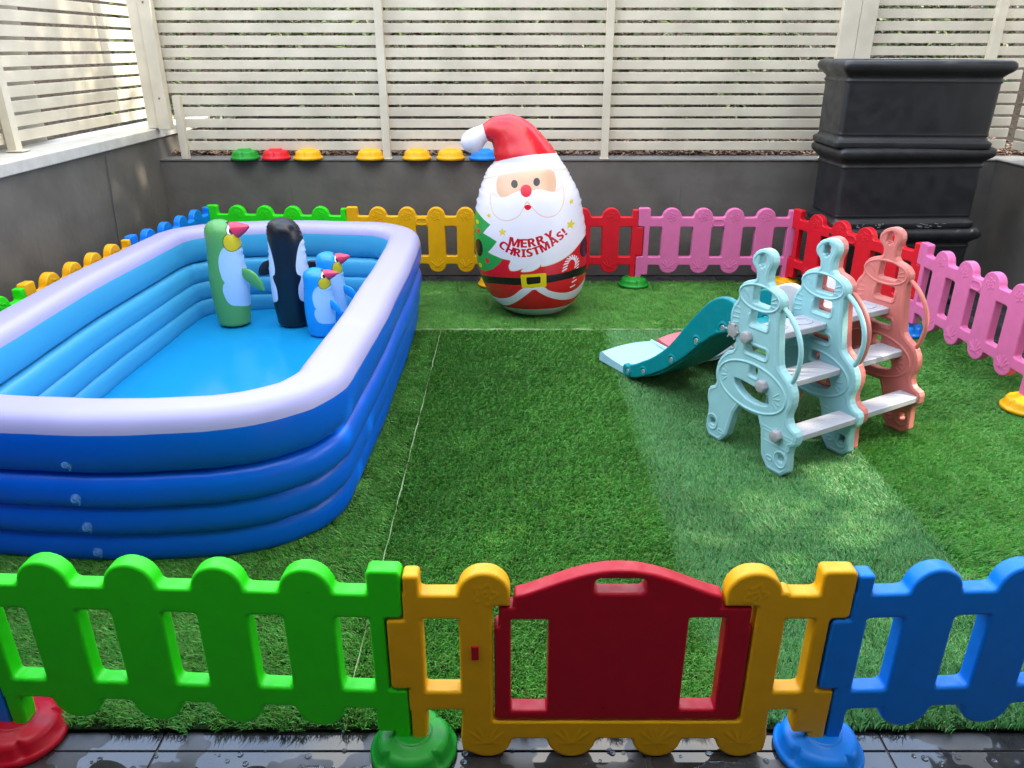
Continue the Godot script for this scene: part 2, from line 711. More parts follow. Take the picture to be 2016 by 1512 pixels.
func build_screens() -> void:
	var z := -5.806
	var rows := 17
	var back := thing("slatted_screen", "pale horizontal slat screen across the back above the low grey wall", "fence", Vector3(0, 0.86, z))
	# bays between posts; the first bay's lower slats reach the short post
	slat_run(back, Vector3(-2.50, 0, z), Vector3(-0.90, 0, z), 0.924, rows, 5)
	slat_run(back, Vector3(-2.36, 0, z), Vector3(-0.90, 0, z), 0.924, 5)
	slat_run(back, Vector3(-0.90, 0, z), Vector3(0.665, 0, z), 0.924, rows)
	slat_run(back, Vector3(0.665, 0, z), Vector3(2.24, 0, z), 0.924, rows)
	slat_run(back, Vector3(2.45, 0, z - 0.004), Vector3(3.56, 0, z - 0.004), 0.936, rows)
	for x in [[-0.902, 0.055], [0.667, 0.052], [2.286, 0.118], [2.403, 0.112], [3.30, 0.062]]:
		put(back, "post", box_mesh(Vector3(x[1], 1.45, 0.05), 0.003), mats["screen"], at(x[0], 0.73, 0.026))
		put(back, "post_foot", box_mesh(Vector3(x[1] + 0.012, 0.008, 0.06), 0.002), mats["screen"], at(x[0], 0.008, 0.026))
	put(back, "short_post", box_mesh(Vector3(0.052, 0.43, 0.045), 0.003), mats["screen"], at(-2.356, 0.22, 0.028))
	put(back, "corner_post", box_mesh(Vector3(0.085, 1.3, 0.07), 0.004), mats["screen"], at(-2.45, 0.86, 0.06))
	put(back, "corner_post", box_mesh(Vector3(0.075, 1.3, 0.07), 0.004), mats["screen"], at(-2.534, 0.868, 0.04))
	for y in [0.42, 1.02]:
		var s := Shape.new()
		s.lathe([Vector2(0.001, -0.004), Vector2(0.006, -0.003), Vector2(0.007, 0.0), Vector2(0.004, 0.003), Vector2(0.0005, 0.004)], 8)
		put(back, "bolt", s.mesh(), mats["rust"], Transform3D(Basis(Vector3.RIGHT, PI / 2), Vector3(-2.45, y, 0.097)))
	var x := -2.77
	var left := thing("slatted_screen", "pale slat screen with bright sun streaks standing on the left wall's coping", "fence", Vector3(x, 1.08, -4.2))
	slat_run(left, Vector3(x, 0, -6.48), Vector3(x, 0, -4.36), 1.118, 14)
	slat_run(left, Vector3(x, 0, -4.36), Vector3(x, 0, -1.6), 1.118, 14)
	for q in [-4.40, -1.63]:
		put(left, "post", box_mesh(Vector3(0.05, 1.25, 0.06), 0.003), mats["screen"], at(0.045, 0.625, q + 4.2))
		put(left, "post_foot", box_mesh(Vector3(0.09, 0.008, 0.09), 0.002), mats["screen"], at(0.06, 0.004, q + 4.2))
	x = 3.585
	var right := thing("slatted_screen", "pale slat screen on the right wall behind the black planters", "fence", Vector3(x, 0.86, -3.6))
	slat_run(right, Vector3(x, 0, -5.75), Vector3(x, 0, -3.6), 0.936, rows)
	for q in [-3.6]:
		put(right, "post", box_mesh(Vector3(0.05, 1.4, 0.06), 0.003), mats["screen"], at(-0.036, 0.72, q + 3.6))


# ---------------------------------------------------------------- planting behind the screens, house and trees outside the view
func leaf_mass(count: int, spread: Callable, size: Vector2, hues: Array, sd: int, droop := 0.5) -> ArrayMesh:
	var r := RandomNumberGenerator.new()
	r.seed = sd
	var s := Shape.new()
	s.colored = true
	for k in count:
		var q: Vector3 = spread.call(r)
		var yaw := r.randf() * TAU
		var b := Basis(Vector3.UP, yaw) * Basis(Vector3.RIGHT, r.randf_range(-droop, 1.2)) * Basis(Vector3.BACK, r.randf_range(-0.8, 0.8))
		var l := size.x * r.randf_range(0.65, 1.25)
		var w := size.y * r.randf_range(0.7, 1.2)
		var col: Color = hues[r.randi_range(0, hues.size() - 1)] * r.randf_range(0.75, 1.2)
		col.a = 1.0
		var up := b * Vector3.UP
		var a := s.p(q, up, Vector2.ZERO, col)
		var c1 := s.p(q + b * Vector3(w * 0.5, l * 0.02, -l * 0.45), (up + b.x * 0.35).normalized(), Vector2.ZERO, col)
		var e := s.p(q + b * Vector3(0, -l * 0.12, -l), up, Vector2.ZERO, col)
		var c2 := s.p(q + b * Vector3(-w * 0.5, l * 0.02, -l * 0.45), (up - b.x * 0.35).normalized(), Vector2.ZERO, col)
		s.tri(a, c1, e)
		s.tri(a, e, c2)
	return s.mesh()


func build_surroundings() -> void:
	# the planted bank that rises behind the screen
	var s := Shape.new()
	var rows := []
	var refs := []
	var f := FastNoiseLite.new()
	f.seed = 3
	f.frequency = 0.6
	for j in 16:
		var z := -5.98 - j * 0.55
		var row := PackedVector3Array()
		for i in 40:
			var x := -10.0 + i * 0.55
			var y := 0.84 + maxf(0.0, -z - 7.0) * 0.42 + f.get_noise_2d(x, z) * 0.10 * minf(1.0, j)
			row.append(Vector3(x, y, z))
		rows.append(row)
		refs.append(Vector3(0, -50, z))
	s.sheet(rows, false, refs)
	structure("terrain", s.mesh(), mats["soil"])
	# bark chips along the foot of the screen
	var cs := Shape.new()
	cs.colored = true
	cs.box(Transform3D.IDENTITY, Vector3(0.035, 0.006, 0.014), 0.001)
	for k in cs.c.size():
		cs.c[k] = Color(1, 1, 1)
	var places := []
	var tints := []
	for k in 5200:
		var z := -5.985 - pow(rng.randf(), 1.6) * 1.1
		places.append(Transform3D(Basis.from_euler(Vector3(rng.randf_range(-0.6, 0.6), rng.randf() * TAU, rng.randf_range(-0.6, 0.6))).scaled(Vector3.ONE * rng.randf_range(0.6, 1.5)), Vector3(rng.randf_range(-3.0, 4.2), 0.862 + rng.randf() * 0.03, z)))
		var g := rng.randf_range(0.4, 1.6)
		tints.append(Color(0.16 * g, 0.095 * g, 0.06 * g))
	copies(self, "bark_chips", cs.mesh(), mats["chip"], places, tints)
	# shrubs behind the screen
	var hues := [Color(0.05, 0.09, 0.022), Color(0.075, 0.12, 0.03), Color(0.035, 0.06, 0.018), Color(0.13, 0.17, 0.05), Color(0.07, 0.05, 0.025)]
	var forms := []
	for k in 3:
		forms.append(leaf_mass(900, func(r: RandomNumberGenerator) -> Vector3:
			var w := r.randf() * TAU
			var rr := 0.48 * pow(r.randf(), 0.45)
			var y := r.randf_range(0.1, 1.25)
			return Vector3(cos(w) * rr * (1.1 - 0.35 * y), y, sin(w) * rr * (1.1 - 0.35 * y)), Vector2(0.095, 0.034), hues, 90 + k))
	var stem := Shape.new()
	for k in 5:
		var w := TAU * k / 5.0
		stem.tube([Vector3(0, 0, 0), Vector3(cos(w) * 0.12, 0.45, sin(w) * 0.12), Vector3(cos(w) * 0.26, 0.95, sin(w) * 0.26)], [Vector2(0.014, 0.014), Vector2(0.009, 0.009), Vector2(0.003, 0.003)], Vector3.BACK if absf(sin(w)) < 0.7 else Vector3.RIGHT, 6)
	var sm := stem.mesh()
	for k in 15:
		var x := -2.9 + k * 0.50 + rng.randf_range(-0.15, 0.15)
		var z := -6.9 - (k % 3) * 0.45 + rng.randf_range(-0.1, 0.1)
		var o := thing("shrub", "green leafy shrub glimpsed through the gaps of the back screen", "shrub", Vector3(x, 0.84 + maxf(0.0, -z - 7.0) * 0.42, z), "shrubs behind the back screen")
		var turn := Transform3D(Basis(Vector3.UP, rng.randf() * TAU).scaled(Vector3(1, rng.randf_range(0.8, 1.25), 1)), Vector3.ZERO)
		var cr := put(o, "foliage", forms[k % 3], mats["leaf"], turn)
		cr.set_meta("kind", "stuff")
		put(o, "stem", sm, mats["bark"], turn)
	# neighbour's pale wall beyond the left screen
	structure("boundary_wall", box_mesh(Vector3(0.15, 2.4, 4.4), 0.01), mats["coping"], at(-2.98, 1.2, -2.85))
	# the house behind the camera, with its eaves
	var house := thing("house", "rendered house front with glazed doors behind the viewpoint", "house", Vector3(1.0, 0, 1.3))
	put(house, "wall", box_mesh(Vector3(13.0, 5.4, 0.3), 0.02), mats["dark render"], at(0, 2.7, 0.25))
	put(house, "eaves", box_mesh(Vector3(13.4, 0.2, 1.9), 0.02), mats["dark render"], at(0, 3.1, -0.8))
	for k in 4:
		var w := put(house, "door", box_mesh(Vector3(1.1, 2.3, 0.06), 0.01), mats["dark render"], at(-2.6 + 1.15 * k, 1.16, 0.06))
		put(w, "pane", box_mesh(Vector3(0.96, 2.1, 0.03), 0.004), mats["dark glass"], at(0, 0, -0.03))
	# trees to the right; the sun comes through their crowns
	for q in [[Vector3(6.4, 0, -5.3), 0], [Vector3(6.2, 0, -1.7), 1]]:
		var tr := thing("tree", ["broad leafy tree beyond the right screen", "second leafy tree beyond the right screen nearer the house"][q[1]], "tree", q[0], "trees beyond the right screen")
		var st := Shape.new()
		st.tube([Vector3(0, 0, 0), Vector3(0.05, 1.5, 0.04), Vector3(0, 3.2, 0.0), Vector3(-0.1, 8.6, 0.1)], [Vector2(0.17, 0.17), Vector2(0.13, 0.13), Vector2(0.10, 0.10), Vector2(0.03, 0.03)], Vector3.BACK, 10)
		for k in 7:
			var w := TAU * k / 7.0
			var y := 2.3 + 0.8 * k
			st.tube([Vector3(0, y, 0), Vector3(cos(w) * 0.7, y + 0.7, sin(w) * 0.7), Vector3(cos(w) * 1.5, y + 1.2, sin(w) * 1.5)], [Vector2(0.06, 0.06), Vector2(0.04, 0.04), Vector2(0.01, 0.01)], Vector3.UP, 6)
		put(tr, "trunk", st.mesh(), mats["bark"])
		var cm := leaf_mass(12500, func(r: RandomNumberGenerator) -> Vector3:
			var w := r.randf() * TAU
			var u := r.randf_range(-1.0, 1.0)
			var rr := 2.25 * pow(r.randf(), 0.62)
			return Vector3(cos(w) * rr * sqrt(1.0 - u * u) * 0.75, 7.0 + u * rr * 1.7, sin(w) * rr * sqrt(1.0 - u * u)), Vector2(0.26, 0.13), hues, 200 + q[1], 1.0)
		var cr := put(tr, "crown", cm, mats["leaf"])
		cr.set_meta("kind", "stuff")


# ---------------------------------------------------------------- artificial turf
func blade_patch(lean: Vector2, sd: int, hues: Array) -> ArrayMesh:
	var r := RandomNumberGenerator.new()
	r.seed = sd
	var s := Shape.new()
	s.colored = true
	for k in 260:
		var q := Vector3(r.randf_range(-0.034, 0.034), 0.0, r.randf_range(-0.034, 0.034))
		var h := r.randf_range(0.012, 0.022)
		var w := r.randf_range(0.0009, 0.0015)
		var dir := Vector2(r.randfn(lean.x, 0.55), r.randfn(lean.y, 0.55))
		var side := Vector3(dir.y, 0, -dir.x).normalized().rotated(Vector3.UP, r.randf_range(-0.9, 0.9))
		var mid := q + Vector3(dir.x * h * 0.28, h * 0.62, dir.y * h * 0.28)
		var top := q + Vector3(dir.x * h * 0.85, h * 0.96, dir.y * h * 0.85)
		var nor := side.cross(top - q).normalized()
		if nor.y < 0.0:
			nor = -nor
		var col: Color = hues[r.randi_range(0, hues.size() - 1)] * r.randf_range(0.7, 1.25)
		col.a = 1.0
		var a := s.p(q - side * w, nor, Vector2.ZERO, col)
		var b := s.p(q + side * w, nor, Vector2.ZERO, col)
		var c := s.p(mid + side * w, nor, Vector2.ZERO, col)
		var d := s.p(mid - side * w, nor, Vector2.ZERO, col)
		var e := s.p(top, nor, Vector2.ZERO, col)
		s.quad(a, b, c, d)
		s.tri(d, c, e)
	return s.mesh()


func build_turf() -> void:
	var greens := [Color(0.062, 0.29, 0.034), Color(0.09, 0.37, 0.048), Color(0.045, 0.23, 0.032), Color(0.16, 0.44, 0.08), Color(0.20, 0.30, 0.08), Color(0.068, 0.30, 0.036)]
	var pale := [Color(0.062, 0.26, 0.055), Color(0.088, 0.33, 0.08), Color(0.045, 0.20, 0.045), Color(0.14, 0.38, 0.12), Color(0.16, 0.27, 0.10)]
	# lo, hi (x, z), lean of the pile, colours, label
	var strips := [
		[Vector2(-2.32, -4.452), Vector2(-0.436, -1.452), Vector2(-0.5, 0.45), greens, "dark green strip of artificial turf that the pool stands on"],
		[Vector2(-0.428, -4.452), Vector2(0.562, -1.452), Vector2(0.25, 0.45), greens, "mid green strip of artificial turf down the middle, before the bearded figure"],
		[Vector2(0.568, -4.452), Vector2(1.465, -1.452), Vector2(-0.1, -0.55), pale, "paler green strip of artificial turf under the aqua slide"],
		[Vector2(1.481, -4.452), Vector2(2.66, -1.44), Vector2(0.6, 0.3), greens, "green strip of artificial turf beside the pink picket panel"],
		[Vector2(-2.32, -5.50), Vector2(2.66, -4.462), Vector2(-0.6, -0.35), greens, "green strip of artificial turf crosswise along the back pickets"]]
	for k in strips.size():
		var q = strips[k]
		var lo: Vector2 = q[0]
		var hi: Vector2 = q[1]
		var mid := (lo + hi) * 0.5
		var o := thing("artificial_turf", q[4], "artificial turf", Vector3(mid.x, 0, mid.y))
		put(o, "backing", box_mesh(Vector3(hi.x - lo.x, 0.006, hi.y - lo.y), 0.001), mats["turf backing"], at(0, 0.0085, 0))
		var forms := []
		for v in 4:
			forms.append(blade_patch(q[2], 300 + k * 10 + v, q[3]))
		var places := [[], [], [], []]
		var tints := [[], [], [], []]
		var f := FastNoiseLite.new()
		f.seed = k
		f.frequency = 0.9
		var x := lo.x + 0.02
		while x < hi.x:
			var z := lo.y + 0.02
			while z < hi.y:
				var under := rbox(Vector2(x, z), Vector2(-2.14, -4.98), Vector2(-0.604, -2.17), 0.36) < -0.035
				if not under:
					var v := rng.randi_range(0, 3)
					var b := Basis(Vector3.UP, rng.randf_range(-0.45, 0.45)).scaled(Vector3(1, rng.randf_range(0.8, 1.15), 1))
					places[v].append(Transform3D(b, Vector3(minf(x + rng.randf_range(-0.012, 0.012), hi.x - 0.012) - mid.x, 0.011, minf(z + rng.randf_range(-0.012, 0.012), hi.y - 0.008) - mid.y)))
					var g := 1.0 + 0.28 * f.get_noise_2d(x, z) + rng.randf_range(-0.08, 0.08)
					tints[v].append(Color(g * rng.randf_range(0.95, 1.05), g, g * rng.randf_range(0.9, 1.1)))
				z += 0.046
			x += 0.046
		for v in 4:
			copies(o, "pile", forms[v], mats["blade"], places[v], tints[v])
	# pale seam tapes that show between the strips
	seam(Vector2(-0.432, -4.45), Vector2(-0.432, -1.6), 0.0036, "thin pale seam line in the turf beside the pool")
	seam(Vector2(-0.60, -4.457), Vector2(2.0, -4.457), 0.008, "thin pale crosswise seam line in the turf before the bearded figure")


func seam(a: Vector2, b: Vector2, w: float, label: String) -> void:
	var s := Shape.new()
	var n := 60
	var dir := (b - a).normalized()
	var side := Vector2(-dir.y, dir.x)
	var rows := []
	var refs := []
	var f := FastNoiseLite.new()
	f.seed = int(a.x * 100.0) + 7
	f.frequency = 2.0
	for k in n + 1:
		var q := a.lerp(b, float(k) / n)
		var ww := w * clampf(0.55 + 2.0 * f.get_noise_1d(k * 0.12), 0.03, 1.2) * 0.5
		var off := f.get_noise_1d(k * 0.3 + 40.0) * 0.004
		var row := PackedVector3Array()
		for e in [[-1, 0.012], [-1, 0.029], [1, 0.029], [1, 0.012]]:
			var r: Vector2 = q + side * (off + ww * e[0])
			row.append(Vector3(r.x, e[1] + f.get_noise_1d(k * 0.5) * 0.004, r.y))
		rows.append(row)
		refs.append(Vector3(q.x, 0.02, q.y))
	s.sheet(rows, false, refs)
	tag(put(self, "turf_seam", s.mesh(), mats["seam tape"]), label, "seam")


# ---------------------------------------------------------------- pool
const POOL := Vector3(-1.372, 0.022, -3.575)


func pool_path(off: float, bulge: float, count := 168) -> Array:
	# points and outward directions of a rounded rectangle, off metres outside the tube's middle line
	var hx := 0.7175
	var hz := 1.36
	var r := 0.34
	var out := []
	var corners := [[Vector2(hx - r, hz - r), 0.0], [Vector2(-hx + r, hz - r), PI / 2], [Vector2(-hx + r, -hz + r), PI], [Vector2(hx - r, -hz + r), PI * 1.5]]
	var per := count / 4
	for k in 4:
		var c = corners[k]
		var nx = corners[(k + 1) % 4]
		for i in per:
			var half := per / 2
			if i < half:
				var w: float = c[1] + PI / 2 * i / half
				var dir := Vector2(cos(w), sin(w))
				out.append([c[0] + dir * (r + off), dir])
			else:
				var f := float(i - half) / (per - half)
				var w: float = c[1] + PI / 2
				var dir := Vector2(cos(w), sin(w))
				var a: Vector2 = c[0] + dir * (r + off)
				var b: Vector2 = nx[0] + dir * (r + off)
				out.append([a.lerp(b, f) + dir * bulge * sin(f * PI), dir])
	return out


func pool_band(off: float, y: float, rx: float, ry: float, a0: float, a1: float, steps: int, flat_pow: float, pleat: float) -> ArrayMesh:
	var path := pool_path(off, 0.022)
	var s := Shape.new()
	var rows := []
	var refs := []
	var f := FastNoiseLite.new()
	f.seed = 9
	f.frequency = 1.0
	for j in steps + 1:
		var w := lerpf(a0, a1, float(j) / steps)
		var cw := cos(w)
		var sw := sin(w)
		var ex := signf(cw) * pow(absf(cw), flat_pow) * rx
		var ey := signf(sw) * pow(absf(sw), 0.85) * ry
		var row := PackedVector3Array()
		for k in path.size():
			var q = path[k]
			# weld pleats near the seams, and a slow unevenness of the hand-blown tube
			var near := pow(absf(sw), 4.0)
			var turn := 1.0 if (k % (path.size() / 4)) < path.size() / 8 else 0.35   # puckers gather at the corners
			var wob := 1.0 + 0.012 * f.get_noise_3d(cos(TAU * k / path.size()) * 4.0, sin(TAU * k / path.size()) * 4.0, y * 20.0) + 3.0 * turn * pleat * near * sin(k * 2.4 + 3.0 * f.get_noise_1d(k * 0.7))
			var around := Vector2.from_angle(TAU * k / path.size()) * 1.1
			var sag := f.get_noise_2d(around.x + 60.0, around.y)
			var p: Vector2 = q[0] + q[1] * (ex * wob + 0.020 * sag)
			row.append(Vector3(p.x, y + ey * wob + 0.007 * f.get_noise_2d(around.x + 9.0, around.y) * smoothstep(0.0, 0.3, y), p.y))
		rows.append(row)
		refs.append(Vector3(0, 0, 0))
	# normals: outside of the tube
	var first := s.v.size()
	s.sheet(rows, true, refs)
	for j in rows.size():
		for k in path.size():
			var i := first + j * path.size() + k
			var q = path[k]
			var around := Vector2.from_angle(TAU * k / path.size()) * 1.1
			var c: Vector2 = q[0] + q[1] * 0.020 * f.get_noise_2d(around.x + 60.0, around.y)
			var away := s.v[i] - Vector3(c.x, y, c.y)
			if s.n[i].dot(away) < 0.0:
				s.n[i] = -s.n[i]
	var fixed := Shape.new()
	fixed.v = s.v
	fixed.n = s.n
	fixed.t = s.t
	fixed.c = s.c
	for k in range(0, s.ix.size(), 3):
		fixed.tri(s.ix[k], s.ix[k + 1], s.ix[k + 2])
	return fixed.mesh()


func build_pool() -> void:
	var o := thing("inflatable_pool", "large blue inflatable paddling pool with white rim and four rings on the turf", "paddling pool", POOL)
	var d := PI / 180.0
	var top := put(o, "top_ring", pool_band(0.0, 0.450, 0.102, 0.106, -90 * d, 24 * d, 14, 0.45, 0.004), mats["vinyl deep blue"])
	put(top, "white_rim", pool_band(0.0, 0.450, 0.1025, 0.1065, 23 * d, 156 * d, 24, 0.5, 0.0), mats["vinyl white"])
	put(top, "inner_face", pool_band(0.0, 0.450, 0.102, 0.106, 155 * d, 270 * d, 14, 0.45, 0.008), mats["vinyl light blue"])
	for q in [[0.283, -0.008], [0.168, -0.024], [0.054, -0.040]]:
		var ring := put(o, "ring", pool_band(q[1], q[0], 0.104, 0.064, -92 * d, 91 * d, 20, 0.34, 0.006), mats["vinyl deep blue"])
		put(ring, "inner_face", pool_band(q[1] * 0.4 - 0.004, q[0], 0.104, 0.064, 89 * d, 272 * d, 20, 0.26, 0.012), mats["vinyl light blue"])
	# floor sheet with a few creases
	var s := Shape.new()
	var rows := []
	var refs := []
	var f := FastNoiseLite.new()
	f.seed = 14
	f.frequency = 2.2
	for j in 61:
		var row := PackedVector3Array()
		for i in 31:
			var x := lerpf(-0.63, 0.63, i / 30.0)
			var z := lerpf(-1.27, 1.27, j / 60.0)
			row.append(Vector3(x, 0.010 + 0.004 * f.get_noise_2d(x * 0.8 + z * 0.9, z * 0.5 - x) + 0.003 * pow(absf(f.get_noise_2d(x * 2.0 - z * 1.6, z * 0.3 + 5.0)), 0.5), z))
		rows.append(row)
		refs.append(Vector3(0, -5, 0))
	s.sheet(rows, false, refs)
	put(o, "pool_floor", s.mesh(), mats["vinyl floor"])
	# valves on the front face, one to each ring
	for q in [[-0.010, 0.395, 0.094], [-0.008, 0.270, 0.096], [-0.004, 0.155, 0.082], [-0.002, 0.045, 0.064]]:
		var vs := Shape.new()
		vs.lathe([Vector2(0.017, 0.0), Vector2(0.017, 0.002), Vector2(0.009, 0.004), Vector2(0.007, 0.010), Vector2(0.009, 0.011), Vector2(0.009, 0.015), Vector2(0.001, 0.016)], 14)
		var v := put(o, "valve", vs.mesh(), mats["valve"], Transform3D(Basis(Vector3.RIGHT, PI / 2 - 0.25), Vector3(q[0], q[1], 1.36 + q[2] + 0.022)))
		var ls := Shape.new()
		ls.tube([Vector3(0.009, 0.013, 0), Vector3(0.017, 0.008, 0.010), Vector3(0.010, 0.004, 0.020)], [Vector2(0.003, 0.002), Vector2(0.003, 0.002), Vector2(0.003, 0.002)], Vector3.UP, 6)
		put(v, "valve_strap", ls.mesh(), mats["valve"])


# ---------------------------------------------------------------- play fence of moulded picket panels
func fence_ends(p: Vector2, right_from := 0.921) -> float:
	var d := rbox(p, Vector2(0.001, 0.03), Vector2(0.038, 0.545), 0.008)
	d = minf(d, rbox(p, Vector2(-0.041, 0.2205), Vector2(0.04, 0.4250), 0.012))
	d = minf(d, rbox(p, Vector2(0.001, 0.083), Vector2(0.04, 0.24), 0.006))
	d = minf(d, rbox(p, Vector2(right_from, 0.4275), Vector2(0.9985, 0.557), 0.014))
	d = minf(d, rbox(p, Vector2(right_from, 0.10), Vector2(0.9565, 0.50), 0.004))
	d = minf(d, rbox(p, Vector2(0.917, 0.083), Vector2(0.9985, 0.2180), 0.010))
	d = minf(d, rbox(p, Vector2(0.960, 0.03), Vector2(0.9985, 0.12), 0.006))
	return d


func panel_d(p: Vector2) -> float:
	var d := fence_ends(p)
	d = smin(d, rbox(p, Vector2(0.0, 0.426), Vector2(0.957, 0.494), 0.004), 0.012)
	d = smin(d, rbox(p, Vector2(0.001, 0.155), Vector2(0.957, 0.214), 0.004), 0.012)
	for u in [0.183, 0.383, 0.583, 0.783]:
		d = smin(d, rbox(p, Vector2(u - 0.06, 0.095), Vector2(u + 0.06, 0.556), 0.0595), 0.016)
	return d


func flower_plant(p: Vector2, flowers: Array, plants: Array, fy: float, py: float) -> float:
	var e := 0.0
	for u in flowers:
		var q: Vector2 = p - Vector2(u, fy)
		if q.length() < 0.045:
			var w := q.angle()
			e = maxf(e, ridge(q.length() - 0.022 - 0.006 * cos(w * 5.0), 0.0045, 0.0035))
			e = maxf(e, ridge(q.length() - 0.008, 0.004, 0.0035))
	for u in plants:
		var q: Vector2 = p - Vector2(u, py)
		if q.length() < 0.06:
			for k in [[-0.040, 0.022], [-0.024, 0.036], [0.0, 0.046], [0.024, 0.036], [0.040, 0.022]]:
				e = maxf(e, ridge(seg_d(q, Vector2(k[0] * 0.15, -0.012), Vector2(k[0], k[1])), 0.0045, 0.0035))
			e = maxf(e, ridge(seg_d(q, Vector2(-0.03, -0.014), Vector2(0.03, -0.014)), 0.004, 0.003))
	return e


func panel_relief(p: Vector2) -> float:
	var e := flower_plant(p, [0.183, 0.383, 0.583, 0.783], [0.183, 0.383, 0.583, 0.783], 0.497, 0.150)
	e = maxf(e, ridge(rbox(p, Vector2(0.445, 0.436), Vector2(0.521, 0.478), 0.02), 0.006, 0.004))
	return e


func gate_frame_d(p: Vector2) -> float:
	var d := fence_ends(p)
	d = smin(d, rbox(p, Vector2(0.0, 0.426), Vector2(0.20, 0.494), 0.004), 0.012)
	d = smin(d, rbox(p, Vector2(0.001, 0.155), Vector2(0.2, 0.214), 0.004), 0.012)
	d = smin(d, rbox(p, Vector2(0.80, 0.426), Vector2(0.957, 0.494), 0.004), 0.012)
	d = smin(d, rbox(p, Vector2(0.80, 0.155), Vector2(0.957, 0.214), 0.004), 0.012)
	# big end pickets of the opening
	d = smin(d, rbox(p, Vector2(0.122, 0.02), Vector2(0.205, 0.50), 0.004), 0.008)
	d = smin(d, rbox(p, Vector2(0.784, 0.02), Vector2(0.857, 0.50), 0.004), 0.008)
	d = smin(d, maxf(rbox(p, Vector2(0.122, 0.38), Vector2(0.238, 0.553), 0.057), 0.462 - p.y), 0.008)
	d = smin(d, maxf(rbox(p, Vector2(0.716, 0.38), Vector2(0.840, 0.553), 0.06), 0.462 - p.y), 0.008)
	d = smin(d, rbox(p, Vector2(0.13, 0.062), Vector2(0.85, 0.120), 0.004), 0.008)
	for u in [0.182, 0.387, 0.594, 0.798]:
		d = smin(d, rbox(p, Vector2(u - 0.06, 0.002), Vector2(u + 0.06, 0.12), 0.0595), 0.014)
	# door opening
	d = maxf(d, -rbox(p, Vector2(0.1985, 0.1205), Vector2(0.788, 0.460), 0.006))
	return d


func gate_frame_relief(p: Vector2) -> float:
	return 0.3 * flower_plant(p, [0.182, 0.778], [0.182, 0.387, 0.594, 0.798], 0.495, 0.062)


func door_d(p: Vector2) -> float:
	var d := rbox(p, Vector2(0.2015, 0.1235), Vector2(0.785, 0.405), 0.008)
	d = minf(d, rbox(p, Vector2(0.2125, 0.38), Vector2(0.779, 0.458), 0.006))
	d = minf(d, rbox(p, Vector2(0.248, 0.40), Vector2(0.709, 0.490), 0.012))
	var x := clampf((p.x - 0.248) / (0.709 - 0.248), 0.0, 1.0)
	var arch := 0.489 + 0.0705 * pow(sin(x * PI), 1.25)
	d = smin(d, maxf(maxf((p.y - arch) * 0.9, 0.45 - p.y), absf(p.x - 0.4785) - 0.2305), 0.006)
	d = smax(d, -rbox(p, Vector2(0.240, 0.152), Vector2(0.325, 0.423), 0.006), 0.004)
	d = smax(d, -rbox(p, Vector2(0.641, 0.156), Vector2(0.724, 0.428), 0.006), 0.004)
	d = smax(d, -rbox(p, Vector2(0.424, 0.496), Vector2(0.539, 0.535), 0.0155), 0.004)
	return d


func fence_panel(m: Mesh, color: String, a: Vector2, b: Vector2, label: String, y := 0.0) -> Node3D:
	var o := thing("picket_fence_panel", label, "fence panel", Vector3(a.x, y, a.y), "colourful plastic picket panels round the play area")
	o.rotation.y = -atan2(b.y - a.y, b.x - a.x)
	put(o, "picket_board", m, mats[color], Transform3D(Basis.from_scale(Vector3((b - a).length(), 1, 1)), Vector3.ZERO))
	return o


func foot_mesh() -> ArrayMesh:
	var s := Shape.new()
	var prof := [Vector2(0.098, 0.0), Vector2(0.106, 0.004), Vector2(0.107, 0.014), Vector2(0.102, 0.020), Vector2(0.094, 0.024), Vector2(0.090, 0.044), Vector2(0.084, 0.054), Vector2(0.072, 0.060), Vector2(0.050, 0.062), Vector2(0.047, 0.068), Vector2(0.040, 0.070), Vector2(0.0, 0.070)]
	s.lathe(prof, 64, Vector3.ZERO, func(w: float, y: float) -> float:
		var a := absf(fposmod(w + PI / 4, PI / 2) - PI / 4)
		var groove := clampf(1.0 - a / 0.14, 0.0, 1.0)
		return 1.0 - 0.13 * smoothstep(0.0, 1.0, groove) * smoothstep(0.012, 0.03, y) * (1.0 - smoothstep(0.054, 0.062, y)))
	return s.mesh()


